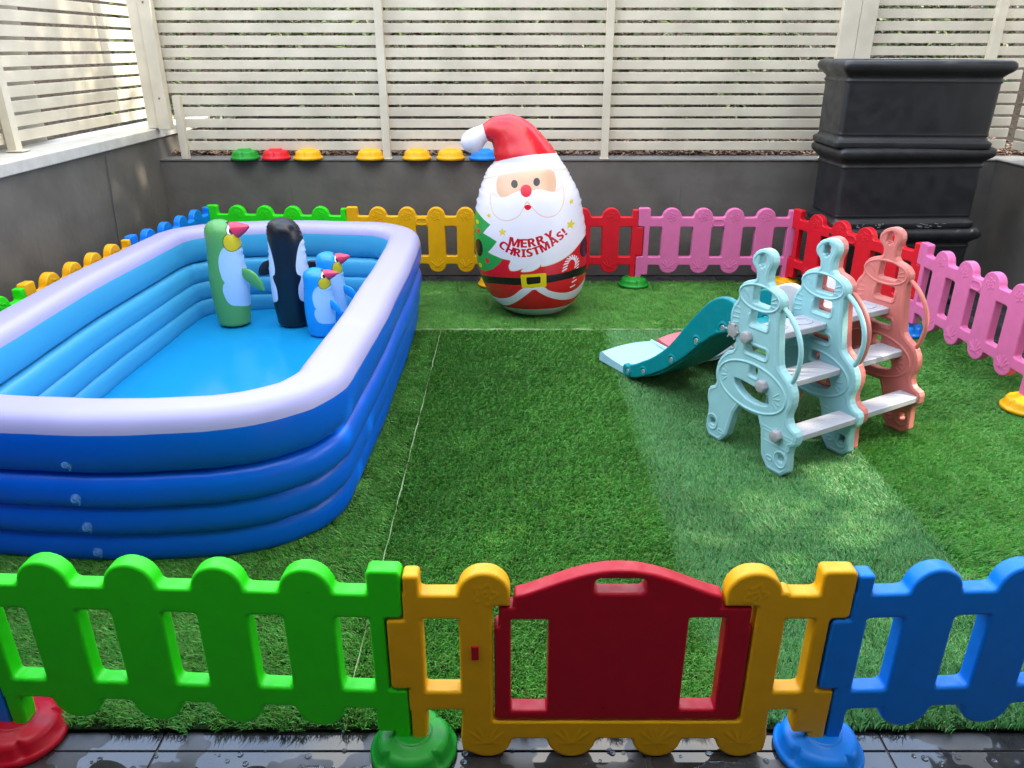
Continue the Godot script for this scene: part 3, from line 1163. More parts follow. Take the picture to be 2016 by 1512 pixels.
func build_play_fence() -> void:
	var panel := plate(panel_d, Vector2(-0.05, 0.02), Vector2(1.01, 0.57), 0.0042, 0.0225, 0.008, panel_relief, 2)
	var far := plate(panel_d, Vector2(-0.05, 0.02), Vector2(1.01, 0.57), 0.0042, 0.0225, 0.007, panel_relief, 3)
	var frame := plate(gate_frame_d, Vector2(-0.05, -0.01), Vector2(1.01, 0.57), 0.0042, 0.0225, 0.008, gate_frame_relief, 3)
	var door := plate(door_d, Vector2(0.18, 0.11), Vector2(0.81, 0.57), 0.0042, 0.0215, 0.007)
	var f0 := Vector2(-1.236, -1.440)
	var f1 := Vector2(-0.2424, -1.397)
	var f2 := Vector2(0.758, -1.397)
	var f3 := Vector2(1.752, -1.445)
	fence_panel(panel, "green", f0, f1, "bright green picket panel in front, directly left of the gate")
	fence_panel(panel, "blue", f2, f3, "blue picket panel in front, directly right of the gate")
	fence_panel(panel, "blue", Vector2(-2.22, -1.60), f0, "blue picket panel before the red fence foot, front left corner")
	var g := thing("picket_gate", "yellow picket gate frame with a red arched door", "gate", Vector3(f1.x, 0, f1.y), "")
	put(g, "gate_frame", frame, mats["yellow"])
	var dr := put(g, "door", door, mats["gate red"], at(0, 0, -0.001))
	dr.set_meta("label", "red arched gate door with two windows and a grip slot")
	put(g, "latch", box_mesh(Vector3(0.017, 0.040, 0.010), 0.002), mats["gate red"], at(0.158, 0.333, 0.0225))
	# round the far side; the embossed faces look inwards
	var t := 0.028
	var r0 := Vector2(2.432, -3.315)
	var r1 := Vector2(2.362, -4.385)
	var r2 := Vector2(1.962, -5.385)
	var b1 := Vector2(0.878, -5.405)
	var b2 := Vector2(-0.140, -5.420)
	var b3 := Vector2(-1.160, -5.445)
	var b4 := Vector2(-2.160, -5.515)
	var l1 := Vector2(-2.262, -4.50)
	var l2 := Vector2(-2.305, -3.50)
	var l3 := Vector2(-2.315, -2.48)
	fence_panel(far, "pink", r0, r1, "pink picket panel nearest the camera on the right edge of the turf", t)
	fence_panel(far, "red", r1, r2, "red picket panel before the black planters, between two pink panels", t)
	fence_panel(far, "pink", r2, b1, "pink picket panel along the back, between two red panels", t)
	fence_panel(far, "red", b1, b2, "red picket panel half hidden behind the bearded figure", t)
	fence_panel(far, "yellow", b2, b3, "yellow picket panel along the back, left of the bearded figure", t)
	fence_panel(far, "green", b3, b4, "green picket panel behind the pool's far end", t)
	fence_panel(far, "blue", b4, l1, "blue picket panel at the pool's far left corner", t)
	fence_panel(far, "yellow", l1, l2, "yellow picket panel along the pool's left side", t)
	fence_panel(far, "green", l2, l3, "green picket panel at the picture's left edge beyond the pool rim", t)
	# feet at the joints, and the spare ones on the wall
	var foot := foot_mesh()
	var spots := [
		["gate red", f0, 0.0, "red fence foot holding the green and blue pickets, front left"],
		["dark green", f1, 0.0, "green fence foot under the gate's left post"],
		["blue", f2, 0.0, "blue fence foot under the gate's right post"],
		["yellow", r0, t, "yellow fence foot on the turf at the right edge"],
		["blue", r1, t, "blue fence foot where the red and the nearer pink panel meet"],
		["yellow", r2, t, "yellow fence foot where the back pink panel meets the red one"],
		["dark green", b1, t, "green fence foot on the turf under the back red and pink pickets"],
		["yellow", b2, t, "yellow fence foot mostly hidden behind the bearded figure"],
		["dark green", Vector2(-1.926, -5.775), 0.863, "spare green fence foot lying on the low wall, leftmost of its row"],
		["red", Vector2(-1.703, -5.775), 0.863, "spare red fence foot lying on the low wall"],
		["yellow", Vector2(-1.472, -5.775), 0.863, "spare yellow fence foot beside the red one on the low wall"],
		["yellow", Vector2(-1.022, -5.775), 0.863, "spare yellow fence foot alone in the gap left of the screen post"],
		["yellow", Vector2(-0.686, -5.775), 0.863, "spare yellow fence foot just right of the screen post on the wall"],
		["yellow", Vector2(-0.444, -5.775), 0.863, "spare yellow fence foot nearest the white pompom on the wall"],
		["blue", Vector2(-0.205, -5.775), 0.863, "spare blue fence foot on the wall, partly behind the red hat"]]
	for k in spots.size():
		var q = spots[k]
		var o := thing("fence_foot", q[3], "fence foot", Vector3(q[1].x, q[2], q[1].y), "plastic feet of the picket fence")
		o.rotation.y = rng.randf_range(-0.3, 0.3) + (PI / 4 if k < 3 else 0.0)
		if q[2] > 0.5:
			o.scale = Vector3(0.98, 1.05, 0.98)
		put(o, "base", foot, mats[q[0]])


# ---------------------------------------------------------------- slides
func slide_outline() -> PackedVector2Array:
	var q := PackedVector2Array([Vector2(0.192, 0.877), Vector2(0.156, 0.862), Vector2(0.135, 0.833), Vector2(0.139, 0.806), Vector2(0.166, 0.784), Vector2(0.170, 0.747), Vector2(0.112, 0.730), Vector2(0.083, 0.692), Vector2(0.092, 0.655), Vector2(0.068, 0.621), Vector2(0.057, 0.585), Vector2(0.060, 0.544), Vector2(0.072, 0.506), Vector2(0.102, 0.480), Vector2(0.100, 0.436), Vector2(0.058, 0.413), Vector2(0.022, 0.369), Vector2(0.009, 0.305), Vector2(0.026, 0.250), Vector2(-0.022, 0.222), Vector2(-0.022, 0.166), Vector2(-0.006, 0.138), Vector2(-0.014, 0.0), Vector2(0.108, 0.0), Vector2(0.150, 0.206), Vector2(0.220, 0.198), Vector2(0.284, 0.204), Vector2(0.322, 0.0), Vector2(0.458, 0.0), Vector2(0.446, 0.140), Vector2(0.474, 0.150), Vector2(0.476, 0.208), Vector2(0.430, 0.226), Vector2(0.416, 0.262), Vector2(0.432, 0.310), Vector2(0.428, 0.356), Vector2(0.404, 0.396), Vector2(0.352, 0.428), Vector2(0.336, 0.450), Vector2(0.306, 0.645), Vector2(0.318, 0.676), Vector2(0.313, 0.703), Vector2(0.290, 0.725), Vector2(0.234, 0.742), Vector2(0.230, 0.790), Vector2(0.246, 0.826), Vector2(0.240, 0.856), Vector2(0.221, 0.872)])
	return rounded(q, 1, 0.22)


var slide_edge := PackedVector2Array()
var slide_smile := PackedVector2Array()
var slide_slot := PackedVector2Array()


func slide_holes(p: Vector2) -> float:
	var d := poly_d(p, slide_slot)
	if p.y < 0.76:
		d = minf(d, smax(rbox(p, Vector2(0.168, 0.655), Vector2(0.256, 0.730), 0.012), ell_d(p, Vector2(0.200, 0.682), Vector2(0.085, 0.043)), 0.01))
		d = minf(d, rbox(p, Vector2(0.170, 0.570), Vector2(0.256, 0.626), 0.010))
		d = minf(d, rbox(p, Vector2(0.164, 0.450), Vector2(0.268, 0.480), 0.012))
		d = minf(d, rbox(p, Vector2(0.198, 0.360), Vector2(0.238, 0.400), 0.010))
	if p.y < 0.36:
		d = minf(d, poly_d(p, slide_smile))
		d = minf(d, rbox(p, Vector2(0.402, 0.062), Vector2(0.428, 0.092), 0.009))
		d = minf(d, rbox(p, Vector2(0.012, 0.062), Vector2(0.040, 0.090), 0.009))
	return d


func slide_d(p: Vector2) -> float:
	return smax(poly_d(p, slide_edge), -slide_holes(p), 0.003)


func slide_relief(p: Vector2) -> float:
	var e := 0.0
	var edge := poly_d(p, slide_edge)
	e = maxf(e, ridge(edge + 0.013, 0.0045, 0.0025))
	if p.y > 0.61 and p.y < 0.76:
		e = maxf(e, ridge(ell_d(p, Vector2(0.200, 0.682), Vector2(0.104, 0.050)), 0.006, 0.005))
		for k in 3:
			e = maxf(e, ridge(seg_d(p, Vector2(0.108 + 0.014 * k, 0.705 - 0.002 * k), Vector2(0.134 + 0.006 * k, 0.690 - 0.008 * k)), 0.003, 0.003))
			e = maxf(e, ridge(seg_d(p, Vector2(0.262, 0.676 - 0.012 * (k - 1)), Vector2(0.288, 0.682 - 0.02 * (k - 1))), 0.003, 0.003))
	elif p.y > 0.545 and p.y <= 0.64:
		e = maxf(e, ridge(rbox(p, Vector2(0.160, 0.558), Vector2(0.266, 0.638), 0.014), 0.005, 0.004))
	if p.y > 0.53 and p.y < 0.65 and p.x < 0.13:
		for k in 4:
			e = maxf(e, ridge(seg_d(p, Vector2(0.072, 0.548 + 0.024 * k), Vector2(0.108, 0.556 + 0.02 * k)), 0.003, 0.003))
	if p.y > 0.43 and p.y < 0.5:
		e = maxf(e, ridge(rbox(p, Vector2(0.152, 0.439), Vector2(0.282, 0.492), 0.018), 0.005, 0.004))
	if p.y < 0.43:
		e = maxf(e, ridge(ell_d(p, Vector2(0.216, 0.312), Vector2(0.183, 0.098)), 0.007, 0.005))
		e = maxf(e, ridge(rbox(p, Vector2(0.188, 0.350), Vector2(0.248, 0.410), 0.014), 0.004, 0.003))
		if p.y > 0.24 and p.y < 0.40:
			for k in 4:
				var w := -0.75 + 0.5 * k
				e = maxf(e, ridge(seg_d(p, Vector2(0.088 - 0.012 * cos(w), 0.32 + 0.022 * sin(w)), Vector2(0.088 - 0.036 * cos(w), 0.32 + 0.05 * sin(w))), 0.0035, 0.003))
				e = maxf(e, ridge(seg_d(p, Vector2(0.330 + 0.012 * cos(w), 0.30 + 0.022 * sin(w)), Vector2(0.330 + 0.04 * cos(w), 0.30 + 0.05 * sin(w))), 0.0035, 0.003))
	if p.y < 0.19:
		for y in [0.178, 0.164, 0.120]:
			if p.x > 0.2:
				e = maxf(e, ridge(p.y - y, 0.0042, 0.0016))
		for c in [Vector2(0.415, 0.070), Vector2(0.026, 0.074)]:
			e = maxf(e, ridge(ell_d(p, c, Vector2(0.030, 0.034)), 0.005, 0.004))
		e = maxf(e, ridge(rbox(p, Vector2(0.344, 0.045), Vector2(0.374, 0.062), 0.008), 0.004, 0.003))
		e = maxf(e, ridge(rbox(p, Vector2(0.066, 0.040), Vector2(0.094, 0.055), 0.007), 0.004, 0.003))
	return e


func build_slides() -> void:
	slide_edge = slide_outline()
	slide_slot = rounded(PackedVector2Array([Vector2(0.175, 0.847), Vector2(0.184, 0.847), Vector2(0.186, 0.855), Vector2(0.195, 0.855), Vector2(0.197, 0.847), Vector2(0.206, 0.846), Vector2(0.207, 0.811), Vector2(0.198, 0.810), Vector2(0.196, 0.802), Vector2(0.187, 0.802), Vector2(0.185, 0.810), Vector2(0.176, 0.811)]), 1, 0.1)
	slide_smile = rounded(PackedVector2Array([Vector2(0.120, 0.322), Vector2(0.304, 0.312), Vector2(0.318, 0.266), Vector2(0.260, 0.250), Vector2(0.205, 0.252), Vector2(0.158, 0.270), Vector2(0.128, 0.292)]), 1, 0.2)
	var side := plate(slide_d, Vector2(-0.035, -0.012), Vector2(0.49, 0.892), 0.0033, 0.0200, 0.007, slide_relief, 3)
	# chute side wall: above the ground at its foot, up to the platform
	var wall := rounded(PackedVector2Array([Vector2(-0.706, 0.002), Vector2(-0.712, 0.064), Vector2(-0.690, 0.072), Vector2(-0.669, 0.065), Vector2(-0.579, 0.101), Vector2(-0.490, 0.153), Vector2(-0.392, 0.234), Vector2(-0.326, 0.312), Vector2(-0.243, 0.422), Vector2(-0.162, 0.514), Vector2(-0.120, 0.552), Vector2(-0.068, 0.580), Vector2(-0.012, 0.584), Vector2(0.040, 0.560), Vector2(0.075, 0.500), Vector2(0.075, 0.440), Vector2(0.000, 0.440), Vector2(-0.080, 0.404), Vector2(-0.148, 0.345), Vector2(-0.309, 0.188), Vector2(-0.404, 0.116), Vector2(-0.516, 0.046), Vector2(-0.605, 0.008)]), 1, 0.25)
	for k in wall.size():
		wall[k].y += 0.028 if wall[k].x > -0.55 else lerpf(0.006, 0.028, clampf((wall[k].x + 0.72) / 0.17, 0.0, 1.0))
	var chute_side := plate(func(p: Vector2) -> float: return poly_d(p, wall), Vector2(-0.73, -0.01), Vector2(0.09, 0.63), 0.0050, 0.017, 0.009, func(p: Vector2) -> float:
		var e := -0.008 * smoothstep(0.013, 0.019, -poly_d(p, wall))
		var cloud := minf(minf((p - Vector2(-0.085, 0.50)).length() - 0.030, (p - Vector2(-0.05, 0.512)).length() - 0.026), (p - Vector2(-0.06, 0.475)).length() - 0.028)
		e += ridge(cloud, 0.006, 0.005)
		e += ridge((p - Vector2(-0.26, 0.335)).length() - 0.012, 0.005, 0.004) + ridge((p - Vector2(-0.43, 0.165)).length() - 0.009, 0.005, 0.004)
		for sc in SCREWS:
			e = maxf(e, ridge((p - sc).length() - 0.020, 0.006, 0.006))
		return e, 3)
	var knob := Shape.new()
	knob.lathe([Vector2(0.021, 0.0), Vector2(0.024, 0.003), Vector2(0.024, 0.024), Vector2(0.020, 0.029), Vector2(0.001, 0.030)], 40, Vector3.ZERO, func(w: float, _y: float) -> float: return 1.0 + 0.07 * smoothstep(-0.3, 0.3, cos(w * 6.0)))
	var wheel := Shape.new()
	wheel.lathe([Vector2(0.026, 0.0), Vector2(0.030, 0.003), Vector2(0.030, 0.008), Vector2(0.026, 0.012), Vector2(0.001, 0.013)], 32)
	for k in 6:
		var w := TAU * k / 6.0
		wheel.box(Transform3D(Basis(Vector3.UP, -w), Vector3(cos(w) * 0.032, 0.012, sin(w) * 0.032)), Vector3(0.014, 0.008, 0.005), 0.001)
	var screw := Shape.new()
	screw.lathe([Vector2(0.012, 0.0), Vector2(0.012, 0.002), Vector2(0.009, 0.0035), Vector2(0.006, 0.002), Vector2(0.0005, 0.002)], 16)
	screw.box(Transform3D(Basis(Vector3.UP, 0.5), Vector3(0, 0.003, 0)), Vector3(0.013, 0.0016, 0.003), 0.0005)
	var parts := {"side": side, "chute_side": chute_side, "knob": knob.mesh(), "wheel": wheel.mesh(), "screw": screw.mesh()}
	var d := Vector3(0.487, 0, 0.873).normalized()
	var n := Vector3(0.873, 0, -0.487).normalized()
	var basis_of := Basis(d, Vector3.UP, -n)
	var near := slide("pale aqua toddler slide with teal chute and grey steps, nearer the camera", parts, "aqua", "teal", "pale blue", true)
	near.transform = Transform3D(basis_of, Vector3(0.867, 0.026, -3.064))
	var second := slide("coral toddler slide with white chute, behind the aqua one", parts, "coral", "cream white", "rose", false)
	second.transform = Transform3D(basis_of, Vector3(0.867, 0.026, -3.064) + n * 0.398 + d * -0.012)


const SCREWS := [Vector2(-0.661, 0.052), Vector2(-0.538, 0.094), Vector2(-0.341, 0.226), Vector2(-0.187, 0.370), Vector2(-0.035, 0.478)]


func slide(label: String, parts: Dictionary, body: String, chute: String, landing: String, outer: bool) -> Node3D:
	var o := thing("toddler_slide", label, "slide", Vector3.ZERO, "toddler slides standing side by side")
	var width := 0.355 if outer else 0.365
	for k in 2:
		var z := -0.0175 - k * width + k * 0.0
		var p := put(o, "side_panel", parts["side"], mats[body], at(0, 0, z))
		var s := Shape.new()
		var pts := []
		var radii := []
		for i in 17:
			var f := i / 16.0
			var a := Vector2(0.312, 0.668).lerp(Vector2(0.398, 0.392), f)
			var out := Vector2(0.955, 0.297) * 0.060 * pow(sin(f * PI), 0.8)
			pts.append(Vector3(a.x + out.x, a.y + out.y, 0))
			radii.append(Vector2(0.0085, 0.0115))
		s.tube(pts, radii, Vector3.BACK, 12)
		put(p, "handrail", s.mesh(), mats[body])
	var inner := width - 0.030
	for q in [[0.119, 0.252, 0.505, 0.030], [0.236, 0.356, 0.340, 0.030], [0.376, 0.468, 0.163, 0.030]]:
		var st := put(o, "step", box_mesh(Vector3(q[1] - q[0], q[3], inner), 0.006), mats["step grey"], at((q[0] + q[1]) * 0.5, q[2] + q[3] * 0.5, -0.0175 - width * 0.5))
		var g := Shape.new()
		for k in 7:
			g.box(at(-0.5 * (q[1] - q[0]) + (q[1] - q[0]) * (k + 1.0) / 8.0, q[3] * 0.5, 0), Vector3(0.0035, 0.0016, inner - 0.05), 0.0005)
		put(st, "tread_ribs", g.mesh(), mats["step grey"])
		if q[2] > 0.45:
			var e := Shape.new()
			for k in 2:
				var ring := []
				var rr := []
				for i in 25:
					var w := TAU * i / 24.0
					ring.append(Vector3(cos(w) * 0.035, q[3] * 0.5 + 0.001, sin(w) * (0.05 + 0.02 * k) + (k - 0.5) * 0.16))
					rr.append(Vector2(0.004, 0.003))
				e.tube(ring, rr, Vector3.UP, 6, false)
			put(st, "raised_print", e.mesh(), mats["step grey"])
	# chute bed between its two side walls
	var bed := [Vector2(0.12, 0.512), Vector2(0.04, 0.510), Vector2(-0.03, 0.490), Vector2(-0.10, 0.435), Vector2(-0.20, 0.330), Vector2(-0.32, 0.215), Vector2(-0.44, 0.125), Vector2(-0.54, 0.075)]
	put(o, "chute_bed", bed_mesh(bed, 0.072, 0.325, 0.014), mats[chute])
	for z in [-0.076, -0.325]:
		var w := put(o, "chute_side", parts["chute_side"], mats[chute], at(0, 0, z))
		for sc in SCREWS:
			put(w, "screw", parts["screw"], mats["bolt"], Transform3D(Basis(Vector3.RIGHT, PI / 2), Vector3(sc.x, sc.y, 0.017)))
	# landing plate with a raised lip
	var lip := [Vector2(-0.50, 0.098), Vector2(-0.60, 0.060), Vector2(-0.68, 0.046), Vector2(-0.76, 0.042), Vector2(-0.84, 0.046), Vector2(-0.90, 0.052), Vector2(-0.925, 0.058), Vector2(-0.943, 0.056), Vector2(-0.955, 0.044), Vector2(-0.958, 0.02)]
	var pl := put(o, "landing", bed_mesh(lip, 0.090, 0.44 if outer else 0.36, 0.0, 0.014), mats[landing])
	var rim := Shape.new()
	rim.tube([Vector3(-0.70, 0.052, -0.432 if outer else -0.35), Vector3(-0.80, 0.052, -0.432 if outer else -0.35), Vector3(-0.94, 0.058, -0.432 if outer else -0.35)], [Vector2(0.010, 0.010), Vector2(0.012, 0.012), Vector2(0.010, 0.010)], Vector3.UP, 10)
	put(pl, "edge_rim", rim.mesh(), mats[landing])
	# turn knobs on the outer face
	put(o, "turn_wheel", parts["wheel"], mats["knob grey"], Transform3D(Basis(Vector3.RIGHT, PI / 2), Vector3(0.086, 0.516, 0.0)))
	for q in [Vector2(0.169, 0.512), Vector2(0.281, 0.342), Vector2(0.386, 0.166)]:
		put(o, "knob", parts["knob"], mats["knob grey"], Transform3D(Basis(Vector3.RIGHT, PI / 2), Vector3(q.x, q.y, 0.0)))
	return o


# a bent board: profile in the slide's plane, from z0 to z1 across; with thick = 0 it reaches the ground
func bed_mesh(prof: Array, z0: float, z1: float, thick: float, arch := 0.0) -> ArrayMesh:
	var s := Shape.new()
	var curve := Curve2D.new()
	for k in prof.size():
		var tan: Vector2 = (prof[min(k + 1, prof.size() - 1)] - prof[max(k - 1, 0)]) / 6.0
		curve.add_point(prof[k], -tan, tan)
	var pts := curve.tessellate(3, 2.0)
	var rows := []
	var low := []
	var refs := []
	var lrefs := []
	for q in pts:
		var row := PackedVector3Array()
		var lo := PackedVector3Array()
		for i in 9:
			var f := i / 8.0
			var z := -lerpf(z0, z1, f)
			var up := arch * sin(f * PI) * smoothstep(-0.70, -0.93, q.x)
			row.append(Vector3(q.x, q.y + up, z))
			lo.append(Vector3(q.x, (q.y + up - thick) if thick > 0.0 else lerpf(0.004, q.y - 0.012, smoothstep(-0.70, -0.66, q.x)), z))
		rows.append(row)
		low.append(lo)
		refs.append(Vector3(q.x, -9.0, 0))
		lrefs.append(Vector3(q.x, 9.0, 0))
	s.sheet(rows, false, refs)
	s.sheet(low, false, lrefs)
	for i in [0, 8]:
		for k in pts.size() - 1:
			s.flat([rows[k][i], rows[k + 1][i], low[k + 1][i], low[k][i]], Vector3(0, 0, 1 if i == 0 else -1))
	for k in [0, pts.size() - 1]:
		for i in 8:
			s.flat([rows[k][i], rows[k][i + 1], low[k][i + 1], low[k][i]], Vector3(1 if k == 0 else -1, 0, 0))
	return s.mesh()


# ---------------------------------------------------------------- planters
func planter_mesh() -> ArrayMesh:
	# height, outward offset of the walls, from the plinth up, over the rolled rim and down inside
	var prof := [[0.0, -0.012], [0.004, -0.004], [0.030, -0.002], [0.038, -0.008], [0.046, -0.022], [0.064, -0.030], [0.070, -0.024], [0.076, -0.024], [0.082, -0.024], [0.088, -0.026],
		[0.36, -0.022], [0.366, -0.015], [0.376, -0.015], [0.382, -0.021], [0.394, -0.020], [0.402, -0.012], [0.412, -0.002], [0.424, 0.014], [0.436, 0.024], [0.452, 0.028], [0.468, 0.025], [0.480, 0.015], [0.486, 0.0], [0.484, -0.02], [0.470, -0.030], [0.10, -0.055], [0.06, -0.06]]
	var s := Shape.new()
	var rows := []
	var refs := []
	var r := 0.030
	for q in prof:
		var hx: float = 0.490 + q[1]
		var hz: float = 0.235 + q[1]
		var row := PackedVector3Array()
		for k in 4:
			var c := Vector2([hx - r, -hx + r, -hx + r, hx - r][k], [hz - r, hz - r, -hz + r, -hz + r][k])
			for i in 5:
				var w := PI / 2 * (k + i / 4.0)
				row.append(Vector3(c.x + cos(w) * r, q[0], c.y + sin(w) * r))
			var nxt := Vector2([-hx + r, -hx + r, hx - r, hx - r][k], [hz - r, -hz + r, -hz + r, hz - r][k])
			var w2 := PI / 2 * (k + 1)
			for i in [0.02, 0.25, 0.5, 0.75, 0.98]:
				var e := c.lerp(nxt, i)
				var sag: float = 0.006 * sin(i * PI) * smoothstep(0.1, 0.4, q[0])
				row.append(Vector3(e.x + cos(w2) * (r + sag), q[0], e.y + sin(w2) * (r + sag)))
		rows.append(row)
		refs.append(Vector3(0, q[0], 0))
	s.sheet(rows, true, refs)
	# the inside rows face inwards
	var nc: int = rows[0].size()
	for j in range(24, prof.size()):
		for k in nc:
			var i := j * nc + k
			var away: Vector3 = rows[j][k]
			if s.n[i].dot(Vector3(away.x, 0, away.z)) > 0.0:
				s.n[i] = -s.n[i]
	var o := Shape.new()
	o.v = s.v
	o.n = s.n
	o.t = s.t
	o.c = s.c
	for k in range(0, s.ix.size(), 3):
		o.tri(s.ix[k], s.ix[k + 1], s.ix[k + 2])
	return o.mesh()


func build_planters() -> void:
	var m := planter_mesh()
	var soil := box_mesh(Vector3(0.84, 0.02, 0.33), 0.004)
	var spots := [
		[Vector3(2.575, 0.004, -5.27), 0.006, "black trough planter at the bottom of its stack behind the red pickets"],
		[Vector3(2.556, 0.514, -5.275), 0.022, "black trough planter in the middle of its stack with chalky marks on its plinth"],
		[Vector3(2.522, 1.022, -5.255), -0.030, "black trough planter on top of its stack with a dusty front"]]
	for k in 3:
		var q = spots[k]
		var o := thing("trough_planter", q[2], "planter", q[0], "black trough planters stacked in the corner")
		o.rotation = Vector3(0, q[1], [0.0, 0.006, -0.004][k])
		put(o, "trough", m, mats["planter"], Transform3D(Basis.from_scale(Vector3(0.965 if k < 2 else 1.0, 1.055, 1)), Vector3.ZERO))
		put(o, "trough_bottom", soil, mats["planter"], at(0, 0.06, 0))
		if k == 1:
			var s := Shape.new()
			for x in [-0.28, -0.16, 0.12, 0.16, 0.24]:
				for i in 5:
					var w: float = rng.randf_range(0.006, 0.03)
					s.box(Transform3D(Basis(Vector3.BACK, rng.randf_range(-0.2, 0.2)), Vector3(x + rng.randf_range(-0.03, 0.03), rng.randf_range(0.008, 0.034), 0.2338)), Vector3(w, rng.randf_range(0.002, 0.007), 0.0016), 0.0003)
			put(o, "chalky_mark", s.mesh(), mats["chalk"])


# ---------------------------------------------------------------- printed vinyl: painting and inflatables
class Paint:
	var im: Image
	var lo: Vector2
	var k: float

	func _init(corner: Vector2, far: Vector2, per_metre: float, back: Color) -> void:
		lo = corner
		k = per_metre
		im = Image.create(int((far.x - corner.x) * k), int((far.y - corner.y) * k), false, Image.FORMAT_RGB8)
		im.fill(back)

	func px(p: Vector2) -> Vector2:
		return Vector2((p.x - lo.x) * k, im.get_height() - (p.y - lo.y) * k)

	func poly(pts: Array, col: Color) -> void:
		var q := []
		var top := 1e9
		var low := -1e9
		for p in pts:
			var r := px(p)
			q.append(r)
			top = minf(top, r.y)
			low = maxf(low, r.y)
		for y in range(maxi(int(top), 0), mini(int(low) + 1, im.get_height())):
			var xs := []
			var j := q.size() - 1
			for i in q.size():
				var a: Vector2 = q[i]
				var b: Vector2 = q[j]
				if (a.y > y + 0.5) != (b.y > y + 0.5):
					xs.append(a.x + (y + 0.5 - a.y) / (b.y - a.y) * (b.x - a.x))
				j = i
			xs.sort()
			for i in range(0, xs.size() - 1, 2):
				var x0 := int(round(xs[i]))
				im.fill_rect(Rect2i(x0, y, maxi(int(round(xs[i + 1])) - x0, 0), 1), col)

	func smooth(pts: Array, closed := true, steps := 6) -> Array:
		var out := []
		var n := pts.size()
		for i in (n if closed else n - 1):
			var p0: Vector2 = pts[(i - 1 + n) % n] if closed or i > 0 else pts[i]
			var p1: Vector2 = pts[i]
			var p2: Vector2 = pts[(i + 1) % n]
			var p3: Vector2 = pts[(i + 2) % n] if closed or i < n - 2 else p2
			for s in steps:
				out.append(p1.cubic_interpolate(p2, p0, p3, float(s) / steps))
		if not closed:
			out.append(pts[-1])
		return out

	func oval(c: Vector2, r: Vector2, col: Color) -> void:
		var pts := []
		for i in 28:
			pts.append(c + Vector2(cos(TAU * i / 28.0) * r.x, sin(TAU * i / 28.0) * r.y))
		poly(pts, col)

	func line(pts: Array, w: float, col: Color) -> void:
		for i in pts.size() - 1:
			var a: Vector2 = pts[i]
			var b: Vector2 = pts[i + 1]
			var s := (b - a).orthogonal().normalized() * w * 0.5
			poly([a + s, b + s, b - s, a - s], col)
			oval(b, Vector2(w, w) * 0.5, col)

	func star(c: Vector2, r: float, turn: float, col: Color) -> void:
		var pts := []
		for i in 10:
			var w := PI / 2 + turn + TAU * i / 10.0
			pts.append(c + Vector2(cos(w), sin(w)) * r * (1.0 if i % 2 == 0 else 0.45))
		poly(pts, col)

	# letters set along a curve
	func words(text: String, p0: Vector2, p1: Vector2, p2: Vector2, high: float, col: Color) -> void:
		var font := SystemFont.new()
		font.font_names = PackedStringArray(["Droid Sans"])
		font.font_weight = 700
		var widths := []
		var glyphs := []
		var total := 0.0
		for ch in text:
			var tm := TextMesh.new()
			tm.text = ch
			tm.font = font
			tm.font_size = 64
			tm.depth = 0.0
			tm.pixel_size = 1.0
			var a := tm.get_mesh_arrays()
			var v: PackedVector3Array = a[Mesh.ARRAY_VERTEX]
			var ix: PackedInt32Array = a[Mesh.ARRAY_INDEX] if a[Mesh.ARRAY_INDEX] != null else PackedInt32Array(range(v.size()))
			var b := Rect2(v[0].x, v[0].y, 0, 0)
			for q in v:
				b = b.expand(Vector2(q.x, q.y))
			glyphs.append([v, ix, b])
			total += b.size.x + 7.0
		var cap: float = glyphs[text.find("R")][2].size.y
		var base: float = glyphs[text.find("R")][2].position.y
		var run := 0.0
		var long := 0.0
		for i in 100:
			long += (p0.lerp(p1, i / 100.0).lerp(p1.lerp(p2, i / 100.0), i / 100.0) - p0.lerp(p1, (i + 1) / 100.0).lerp(p1.lerp(p2, (i + 1) / 100.0), (i + 1) / 100.0)).length()
		for g in glyphs:
			var b: Rect2 = g[2]
			var goal := (run + b.size.x * 0.5) / (total - 7.0)
			run += b.size.x + 7.0
			var t := 0.0
			var gone := 0.0
			var c := p0
			while gone < goal * long and t < 1.0:   # along the curve by its length
				t += 0.004
				var nx := p0.lerp(p1, t).lerp(p1.lerp(p2, t), t)
				gone += (nx - c).length()
				c = nx
			var dir := ((p1 - p0).lerp(p2 - p1, t)).normalized()
			var up := Vector2(-dir.y, dir.x)
			var sy := high / cap
			var sx := long / total
			var v: PackedVector3Array = g[0]
			var ix: PackedInt32Array = g[1]
			for i in range(0, ix.size() - 2, 3):
				for heavy in [Vector2(-1, 0), Vector2(1, 0), Vector2(0, 0.5), Vector2(0, -0.5)]:
					var tri := []
					for e in 3:
						var q := v[ix[i + e]]
						tri.append(c + dir * (q.x - b.position.x - b.size.x * 0.5) * sx + up * (q.y - base) * sy + heavy * 0.0017)
					poly(tri, col)


func print_material(key: String, paint: Paint, rough := 0.25) -> StandardMaterial3D:
	var m := mat(key, Color.WHITE, rough)
	m.albedo_texture = tex(paint.im)
	m.texture_repeat = false
	var pleats := noise_image(256, 0.05, 3, 77, 0.0, 1.0)
	m.heightmap_enabled = true
	m.heightmap_texture = tex(pleats)
	m.heightmap_scale = 0.08
	return m


func print_uv(p: Vector3, paint: Paint) -> Vector2:
	return Vector2((p.x - paint.lo.x) * paint.k / paint.im.get_width(), 1.0 - (p.y - paint.lo.y) * paint.k / paint.im.get_height())


